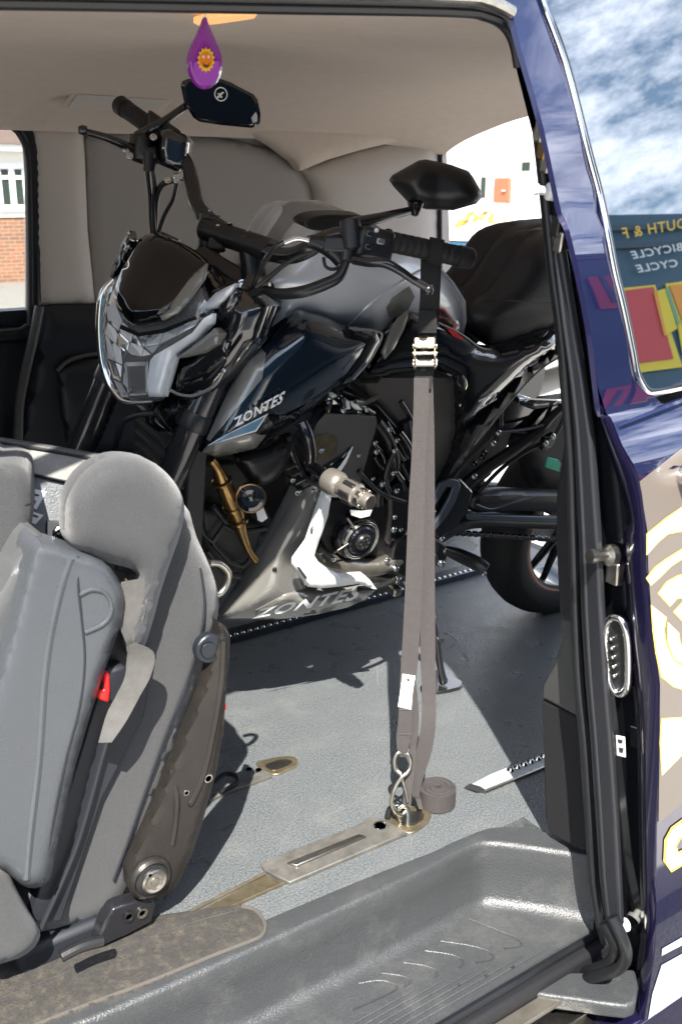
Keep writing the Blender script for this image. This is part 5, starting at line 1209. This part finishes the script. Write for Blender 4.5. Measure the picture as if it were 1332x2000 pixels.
# grey frame plate
fp_ = plate('frame_plate', [(638, 808), (734, 813), (738, 826), (722, 880), (706, 938), (690, 965), (650, 950), (612, 920), (604, 890), (612, 846), (622, 826)], BK, .128, .006, 'grey satin', bike, bevel=.002)
plate('plate_window', [(612, 858), (640, 846), (656, 856), (660, 872), (650, 890), (626, 896), (610, 892)], BK, .1295, .001, 'brass steel', fp_, smooth=3, bevel=0)
bolt(BK(628, 880, .13), bn, .005)
# frame tubes and crash bar
cbr = tb('crash_bar', [(590, 826), (600, 850), (606, 880), (606, 905), (618, 918), (636, 932), (655, 945)], [.13, .145, .15, .15, .17, .21, .25], [.0125]*7, 'black tube')
b0_ = BK(640, 936, .24); b1_ = BK(724, 982, .36)
dd0 = (b1_-b0_); ln = dd0.length; dd0 = dd0.normalized()
MB().lathe([(q*.86, h) for q, h in ((.0, 0), (.024, 0), (.028, .004), (.029, .012), (.029, .030), (.026, .036), (.022, .040), (.021, .046), (.0235, .052), (.024, .060), (.024, ln*.70), (.021, ln*.72), (.020, ln*.80), (.0175, ln*.84), (.017, ln*.98), (.0155, ln), (.0, ln))], b0_, dd0, 40).build('crash_bobbin', 'bobbin', bike, ang=30)
bb_ = MB()
uu_ = dd0.orthogonal().normalized(); ww_ = dd0.cross(uu_)
for k in range(6):
    a = k*math.pi/3+.2; d = uu_*math.cos(a)+ww_*math.sin(a)
    bb_.box(b0_+dd0*ln*.58+d*.0203, (dd0, d, dd0.cross(d)), (ln*.12, .003, .005))
bb_.build('bobbin_flute', 'black satin', bike, bevel=.002)
bb_ = MB()
for k in range(8):
    a = k*math.pi/4; d = uu_*math.cos(a)+ww_*math.sin(a)
    bb_.box(b0_+dd0*ln*.82+d*.0165, (dd0, d, dd0.cross(d)), (ln*.05, .0025, .0045))
bb_.build('bobbin_teeth', 'steel', bike, bevel=.001)
MB().lathe([(.0130, 0), (.0130, .001), (.0105, .0015), (0, .0015)], b1_, dd0, 30).build('bobbin_cap', 'steel', bike, ang=40)
# frame spars
for pts, d, r, m in (([(735, 822), (760, 860), (770, 910), (742, 950), (738, 985)], .12, .012, 'black satin'), ([(790, 820), (800, 870), (820, 930), (850, 985)], .10, .014, 'black satin'),
                     ([(560, 850), (572, 890), (590, 930), (600, 960)], .11, .009, 'black tube'), ([(770, 880), (752, 930), (760, 960)], .135, .006, 'rubber'), ([(700, 920), (740, 960), (790, 980)], .135, .005, 'rubber'),
                     ([(620, 900), (610, 940), (640, 1010)], .11, .006, 'rubber')):
    tb('frame_tube', pts, d, r, m)
rd = random.Random(11)
for k in range(26):
    x = rd.uniform(640, 720); y = rd.uniform(768, 806); d = rd.uniform(.09, .125)
    if k % 3 == 0: MB().box(BK(x, y, d), (V((rd.uniform(-1, 1), .2, 1)), V((1, rd.uniform(-1, 1), 0)), bn), (rd.uniform(.004, .012), rd.uniform(.004, .01), .006)).build('injector_part', rd.choice(['steel', 'black gloss', 'black satin', 'label']), eng, bevel=.002)
    elif k % 3 == 1: bolt(BK(x, y, d), bn+V((rd.uniform(-.4, .4), 0, .3)), rd.uniform(.003, .006), 'bolt', eng)
    else: tb('hose', [(x-20, y+rd.uniform(-8, 8)), (x, y), (x+25, y+rd.uniform(-14, 14))], d, rd.uniform(.003, .006), rd.choice(['rubber', 'black tube', 'steel']), par=eng)
for x, y, r in ((746, 945, .006), (728, 935, .004), (768, 924, .006), (774, 958, .006), (768, 1034, .007), (772, 1110, .008), (756, 1092, .006), (770, 1010, .005), (625, 1082, .005), (650, 1092, .005), (735, 882, .006), (700, 890, .004), (760, 838, .006), (775, 860, .005), (612, 960, .005), (770, 880, .006), (732, 865, .005), (782, 1034, .005), (806, 1008, .005), (582, 962, .006), (572, 938, .005), (716, 800, .005)):
    bolt(BK(x, y, .138), bn, r*.9, 'bolt')
for k in range(5): MB().box(BK(560+k*9, 905+k*14, .11), ((1, 0, .3), bn, bup), (.012, .02, .0015)).build('cylinder_fin', 'steel', eng)
# throttle parts near the strap
for k in range(16):
    x = rd.uniform(735, 800); y = rd.uniform(800, 985)
    tb('hose', [(x-14, y-22), (x+rd.uniform(-6, 6), y), (x+12, y+24)], rd.uniform(.10, .13), rd.uniform(.003, .007), rd.choice(['rubber', 'black tube', 'black satin', 'black gloss']))
tb('exhaust_pipe', [(612, 1075), (640, 1098), (690, 1108), (740, 1106), (775, 1090)], [.10, .115, .12, .12, .11], .021, 'pipe')
tb('exhaust_pipe', [(640, 1122), (700, 1128), (770, 1135)], .10, .016, 'pipe')
# belly pan
bel = [(431, 1203), (440, 1188), (470, 1143), (499, 1088), (544, 1015), (570, 962), (580, 940), (588, 928), (598, 928), (630, 943), (628, 990), (606, 1052), (584, 1100), (602, 1146), (660, 1150), (720, 1136), (735, 1151), (715, 1170), (680, 1186), (620, 1200), (560, 1208), (485, 1212), (440, 1211)]
beo, bed = pillow('belly_pan', bel, BK, .10, .05, 60, 'titanium', bike, thick=.015, step=10, mirror=BM, pw=1.4, lin=lambda x, y: .0002*(x-600))
pillow('belly_lower', [(500, 1192), (560, 1160), (602, 1148), (660, 1153), (715, 1142), (735, 1151), (700, 1176), (620, 1198), (560, 1206), (500, 1208)], BK, 0, .004, 8, 'titanium', bike, thick=.004, step=9, lin=lambda x, y: bed(x, y)+.002)
wht = [(634, 962), (647, 971), (640, 1010), (622, 1060), (614, 1085), (622, 1098), (638, 1110), (654, 1118), (665, 1124), (710, 1122), (722, 1132), (736, 1151), (728, 1150), (701, 1140), (660, 1146), (629, 1149), (602, 1146), (590, 1130), (575, 1106), (576, 1094), (584, 1083), (602, 1058), (620, 1002)]
who, whd = pillow('white_accent', wht, BK, 0, .006, 8, 'white gloss', bike, thick=.012, step=8, lin=lambda x, y: .168+.0001*(x-600))
plate('accent_slot', [(581, 1109), (585, 1108), (600, 1128), (596, 1131)], BK, .1745, .002, 'ink', who, bevel=0)
MB().lathe([(.009, 0), (.009, .002), (.006, .001), (0, .001)], BK(613, 1034, .170), bn, 20).build('accent_screw', 'steel', who, ang=40)
pw_('belly_fin', [(690, 872), (670, 890), (630, 915), (622, 928), (650, 935), (672, 905)], .135, .004, 8, 'black gloss', thick=.006, step=8, mir=False)
pw_('fin_accent', [(690, 873), (676, 905), (660, 928), (644, 962), (636, 958), (652, 925), (668, 905)], .1385, .003, 6, 'white gloss', thick=.004, step=7, mir=False)
text('model_lettering', 'ZONTES', [(492, 1209), (692, 1172), (716, 1142), (508, 1190)], lambda x, y: BK(x, y, bed(min(max(x, 470), 700), min(y, 1195))+.016), 'white print', beo, .03, .0)
for x, y in ((583, 1112), (536, 1112)): bolt(BK(x, y, bed(x, y)), bn, .004, 'black satin')
# foot controls
fr1 = [(838, 985), (860, 945), (882, 936), (896, 938), (900, 950), (890, 980), (872, 1010), (850, 1036), (845, 1030), (862, 1002), (878, 972), (886, 952), (872, 952), (848, 990)]
plate('heel_guard', fr1, BK, .15, .008, 'swingarm', bike, bevel=.002)
plate('foot_bracket', [(835, 960), (900, 935), (925, 960), (915, 1000), (890, 1030), (862, 1052), (832, 1050)], BK, .135, .02, 'black gloss', bike, bevel=.005)
plate('foot_bracket', [(772, 1060), (800, 1040), (850, 1050), (880, 1070), (870, 1100), (840, 1110), (790, 1130), (760, 1110)], BK, .13, .03, 'black satin', bike, bevel=.005)
for x, y, r in ((872, 1074, .009), (860, 1100, .008), (845, 1085, .006), (775, 1132, .008), (862, 1052, .006), (846, 1000, .005)): bolt(BK(x, y, .15), bn, r, 'bolt')
pg = MB().tube([BK(872, 1075, .16), BK(898, 1085, .19), BK(930, 1100, .235), BK(950, 1112, .26)], [.012, .017, .018, .014], 12, 4, flat=.7).build('foot_peg', 'rubber', bike, ang=60)
bolt(BK(944, 1118, .262), -bup, .006, 'bolt', pg)
plate('foot_plate', [(880, 1062), (912, 1050), (935, 1066), (922, 1074), (912, 1062)], BK, .15, .003, 'label', bike, bevel=0)
tb('gear_lever', [(775, 1130), (740, 1146), (700, 1150)], [.15, .16, .165], .006, 'black satin')
# swingarm, chain, subframe
sa = tb('swingarm', [(850, 1040), (915, 1016), (1000, 1018), (1090, 1020), (1150, 1022)], .10, [.03, .022, .018, .018, .018], 'black satin', mir=True)
plate('swingarm_cap', [(912, 1006), (1095, 1010), (1130, 1010), (1130, 1024), (1090, 1022), (915, 1016)], BK, .135, .012, 'swingarm', bike, bevel=.003)
b = MB()
for k in range(40):
    x = 885+k*6.2; y = 1040+k*.42
    c = BK(x, y, .112); b.box(c, ((1, 0, -.1), bn, bup), (.0052, .006, .0065 if k % 2 else .0045))
b.build('chain', 'black tube', bike, bevel=.0015)
b = MB()
for k in range(34):
    b.box(BK(900+k*6.6, 1098+k*.3, .10), ((1, 0, 0), bn, bup), (.0052, .006, .005))
cg = pw_('chain_guard', [(905, 990), (930, 962), (985, 958), (1100, 962), (1150, 965), (1150, 1000), (1000, 998), (930, 1002)], .12, .012, 16, 'black satin', step=12, mir=False)
pw_('rear_hugger', [(1040, 960), (1020, 900), (990, 860), (1060, 780), (1130, 770), (1160, 850), (1160, 960)], .05, .03, 40, 'black matt', step=16, mir=False)
tb('guard_edge', [(930, 985), (960, 994), (1000, 982), (1050, 968)], .142, .002, 'swingarm')
for pts, d, r in (([(1110, 785), (1075, 815), (1050, 842), (1000, 880), (935, 925), (880, 975)], .11, [.008, .011, .013, .014, .015, .015]), ([(1108, 800), (1080, 855), (1045, 872), (985, 910), (930, 965)], .115, .005),
                  ([(980, 760), (975, 840), (962, 870)], .10, .006), ([(960, 850), (905, 910), (870, 960)], .13, .004), ([(975, 845), (1030, 838), (1060, 830)], .115, .004)):
    tb('subframe_rail', pts, d, r, 'black satin', mir=True)
plate('subframe_plate', [(978, 800), (1010, 770), (1045, 782), (1100, 785), (1105, 800), (1060, 825), (1030, 850), (985, 848)], BK, .09, .02, 'black gloss', bike, bevel=.006)
pw_('pannier_rail', [(1012, 776), (1020, 780), (1100, 783), (1105, 790), (1040, 800), (1012, 790)], .11, .004, 5, 'black gloss', thick=.01, step=8, mir=False)
MB().box(BK(1068, 862, .125), ((1, 0, .3), bup, bn), (.018, .016, .010)).build('rail_bracket', 'black gloss', bike, bevel=.004)
for x, y in ((972, 845), (1064, 866), (1078, 852), (925, 930), (962, 866)): bolt(BK(x, y, .135), bn, .006)
for x, y in ((940, 892), (925, 905), (944, 884)): bolt(BK(x, y, .12), bn, .006, 'black gloss')
plate('green_tag', [(1070, 893), (1090, 898), (1095, 905), (1092, 922), (1065, 913)], BK, .12, .004, 'teal tag', bike, bevel=.001)
tb('shock_absorber', [(900, 900), (930, 960), (950, 1010)], .02, .03, 'black satin')
# side stand
ft_ = PZ(868, 1338, .004)
ss1 = MB().tube([BK(800, 1115, .10), BK(842, 1200, .15), ft_+V((-.015, .0, .05)), ft_+V((-.004, 0, .012))], [.013, .012, .011, .014], 14, 5, flat=.8).build('side_stand', 'black tube', bike, ang=60)
plate('stand_foot', [(820, 1340), (838, 1322), (868, 1300), (880, 1316), (903, 1330), (898, 1342), (860, 1350), (830, 1350)], PZ, .009, .009, 'black tube', ss1, smooth=2, bevel=.003)
MB().tube([BK(846, 1250, .16), BK(864, 1251, .19)], .005, 10).build('stand_tang', 'steel', ss1, ang=60)
tb('stand_spring', [(788, 1132), (806, 1160), (826, 1190)], .14, .006, 'steel')
MB().box(BK(768, 1150, .12), ((1, 0, 0), bn, bup), (.012, .02, .010)).build('stand_bracket', 'steel', bike, bevel=.004)

# ================================================================== ratchet strap
A_ = PZ(795, 1600, .01); T_ = HBp(845, 500, 1.74)
sd_ = (T_-A_).normalized()
SP = Pl(-(rt.cross(sd_)) if (rt.cross(sd_)).dot(fw) > 0 else rt.cross(sd_), A_)
strap = empty('ratchet_strap', (A_.x, A_.y, 0), 'grey ratchet strap tying the handlebar down to the floor eye', 'strap')
def pxw(px_, y): return (SP(846+px_/2, y)-SP(846-px_/2, y)).length
def rib(nm, rows, m, off=0., th=.0022, smooth=6):            # rows: left x, right x, y, (offset)
    P_ = []; W_ = []
    for r in rows:
        o = off+(r[3] if len(r) > 3 else 0); y2 = r[4] if len(r) > 4 else r[2]
        a = SP(r[0], r[2], o); c = SP(r[1], y2, o+(r[5] if len(r) > 5 else 0)); P_.append((a+c)/2); W_.append(c-a)
    return MB().ribbon(P_, W_, th, smooth).build(nm, m, strap, ang=50)
# black soft loop over the grip
grc = T_
lp = []
gax = (gl1-gl0).normalized(); gu = (gax.cross(fw)).normalized(); 
if gu.z < 0: gu = -gu
gf = fw
gc = gl0+(gl1-gl0)*.57
pts = []
for k in range(9):
    a = R(-100+k*35); pts.append(gc+(gu*math.cos(a)-gf*math.sin(a))*.0205)
MB().ribbon(pts, gax*.026, .002, 3).build('grip_loop', 'black webbing', strap, ang=50)
rib('upper_webbing', [(822, 860, 490, -.0), (821, 858, 530, .004), (820, 856, 580, .004), (817, 853, 620, .003), (815, 851, 660, .0)], 'black webbing', .0)
rib('upper_webbing', [(826, 862, 500, -.02), (826, 860, 560, -.012), (822, 856, 640, -.006)], 'black webbing')
rib('loop_tab', [(818, 850, 606, .008), (817, 853, 626, .010), (818, 852, 650, .006)], 'black webbing')
# ratchet
rx = SP(846, 700)-SP(810, 700); rxn = rx.normalized(); ru = sd_
rn_ = SP.n
rat = MB().box(SP(828, 690, .004), (rxn, ru, rn_), (.006, .03, .008)).build('ratchet', 'black satin', strap, bevel=.002)
for x0, x1 in ((808, 812), (847, 851)):
    pl_ = [SP(x, y, .026) for x, y in ((x0-1, 664), (x1+1, 664))]
    b = MB()
    side_ = [(668, .004), (660, .012), (664, .024), (680, .020), (694, .028), (712, .026), (722, .012), (716, .002), (700, -.004), (680, -.004)]
    pp0 = [SP((x0+x1)/2, y, d) for y, d in side_]
    b.prism([p-rxn*.0015 for p in pp0], rxn*.003); b.build('ratchet_frame', 'brass steel', rat, bevel=.0008)
    MB().lathe([(.013, -.0015), (.013, .0015), (0, .0016)], SP((x0+x1)/2, 706, .012), rxn, 10).build('ratchet_wheel', 'steel', rat, ang=30)
for y, d, r in ((676, .014, .0045), (706, .012, .0055), (690, .024, .003), (712, .018, .004)):
    MB().tube([SP(806, y, d), SP(853, y, d)], r, 12).build('ratchet_rod', 'steel', rat, ang=50)
b = MB(); b.box(SP(829, 668, .022), (rxn, (ru-rn_*.4), rn_), (.017, .008, .0015)); b.build('ratchet_handle', 'brass steel', rat, bevel=.001)
MB().box(SP(829, 698, .012), (rxn, ru, rn_), (.014, .007, .006)).build('strap_roll', 'black webbing', rat, bevel=.003)
rib('lower_webbing', [(810, 848, 712, .006), (809, 846, 735, .002), (808, 842, 760)], 'black webbing')
# two grey runs of webbing
rib('lower_webbing', [(808, 838, 738, .003), (807, 836, 800, .003), (803, 831, 900, .003), (797, 829, 1000, .003), (791, 824, 1150, .003), (786, 819, 1250, .003), (781, 812, 1330, .003), (778, 804, 1400, .003), (774, 801, 1440, .002), (776, 797, 1464, .002), (781, 792, 1478, .0)], 'webbing')
rib('loose_webbing', [(812, 845, 745, -.006), (814, 848, 850, -.010), (818, 849, 1000, -.016), (820, 849, 1150, -.02), (821, 850, 1280, -.02), (824, 851, 1360, -.016), (822, 850, 1420, -.01), (812, 842, 1470, -.012), (803, 826, 1520, -.016), (806, 818, 1556, -.02)], 'webbing')
rib('folded_end', [(800, 812, 1330, -.004), (798, 818, 1400, -.008), (800, 812, 1470, -.01), (790, 806, 1530, -.004), (786, 802, 1575, -.002)], 'webbing')
for y in (1386, 1434): MB().tube([SP(779, y, .0045), SP(804, y, .0045)], .0009, 6).build('stitching', 'ink', strap)
rib('strap_label', [(786, 811, 1316, .006, 1320), (783, 806, 1340, .007, 1350), (777, 803, 1380, .006, 1386)], 'label', .0, .001)
plate('label_print', [(794, 1326), (799, 1325), (800, 1330), (795, 1331)], SP, .0078, .0005, 'ink', strap, bevel=0)
# hook, ring and eye
def ht(nm, pts, r, m, d): return MB().tube([SP(x, y, dd) for (x, y), dd in zip(pts, d)], r, 12, 6).build(nm, m, strap, ang=60)
ht('s_hook', [(783, 1512), (773, 1502), (770, 1484), (776, 1471), (788, 1469), (799, 1476), (802, 1494), (796, 1508), (784, 1518), (774, 1532), (767, 1550), (765, 1570), (772, 1586), (784, 1592), (792, 1584)], .0042, 'steel', [.008, .004, .002, .0, -.002, .0, .002, .006, .01, .012, .012, .01, .008, .002, -.004])
ht('keeper', [(785, 1520), (792, 1545), (796, 1566)], .0025, 'steel', [.008, .006, .004])
ey = MB()
e0 = PZ(782, 1606, .0); ec2 = PZ(786, 1598, .0)
ey.tube([SP(782, 1604, 0), SP(776, 1584, .0), SP(786, 1574, .0), SP(797, 1584, .0), SP(795, 1622, .01)], .0045, 12, 6)
ey.build('floor_eye', 'steel', van, ang=60)
ey2 = MB().tube([SP(757, 1596, -.01), SP(762, 1580, -.012), SP(778, 1574, -.012), SP(792, 1590, -.01)], .006, 12, 6).build('floor_eye', 'black satin', van, ang=60)
# rolled-up spare webbing standing on the floor
cc0 = PZ(852, 1570, 0)
P_ = []
turns = 10; nn_ = turns*22
for k in range(nn_):
    a = 2*math.pi*k/22; r = .006+.0031*a/(2*math.pi); P_.append(cc0+V((math.cos(a)*r, math.sin(a)*r, .021+.0006*math.sin(a*1.7))))
lastp = P_[-1]
MB().ribbon(P_, V((0, 0, .037)), .0023, 0).build('rolled_webbing', 'webbing', strap, ang=50)
rib('loose_webbing', [(806, 818, 1552, -.02), (812, 822, 1562, -.022), (818, 826, 1580, -.02)], 'webbing')
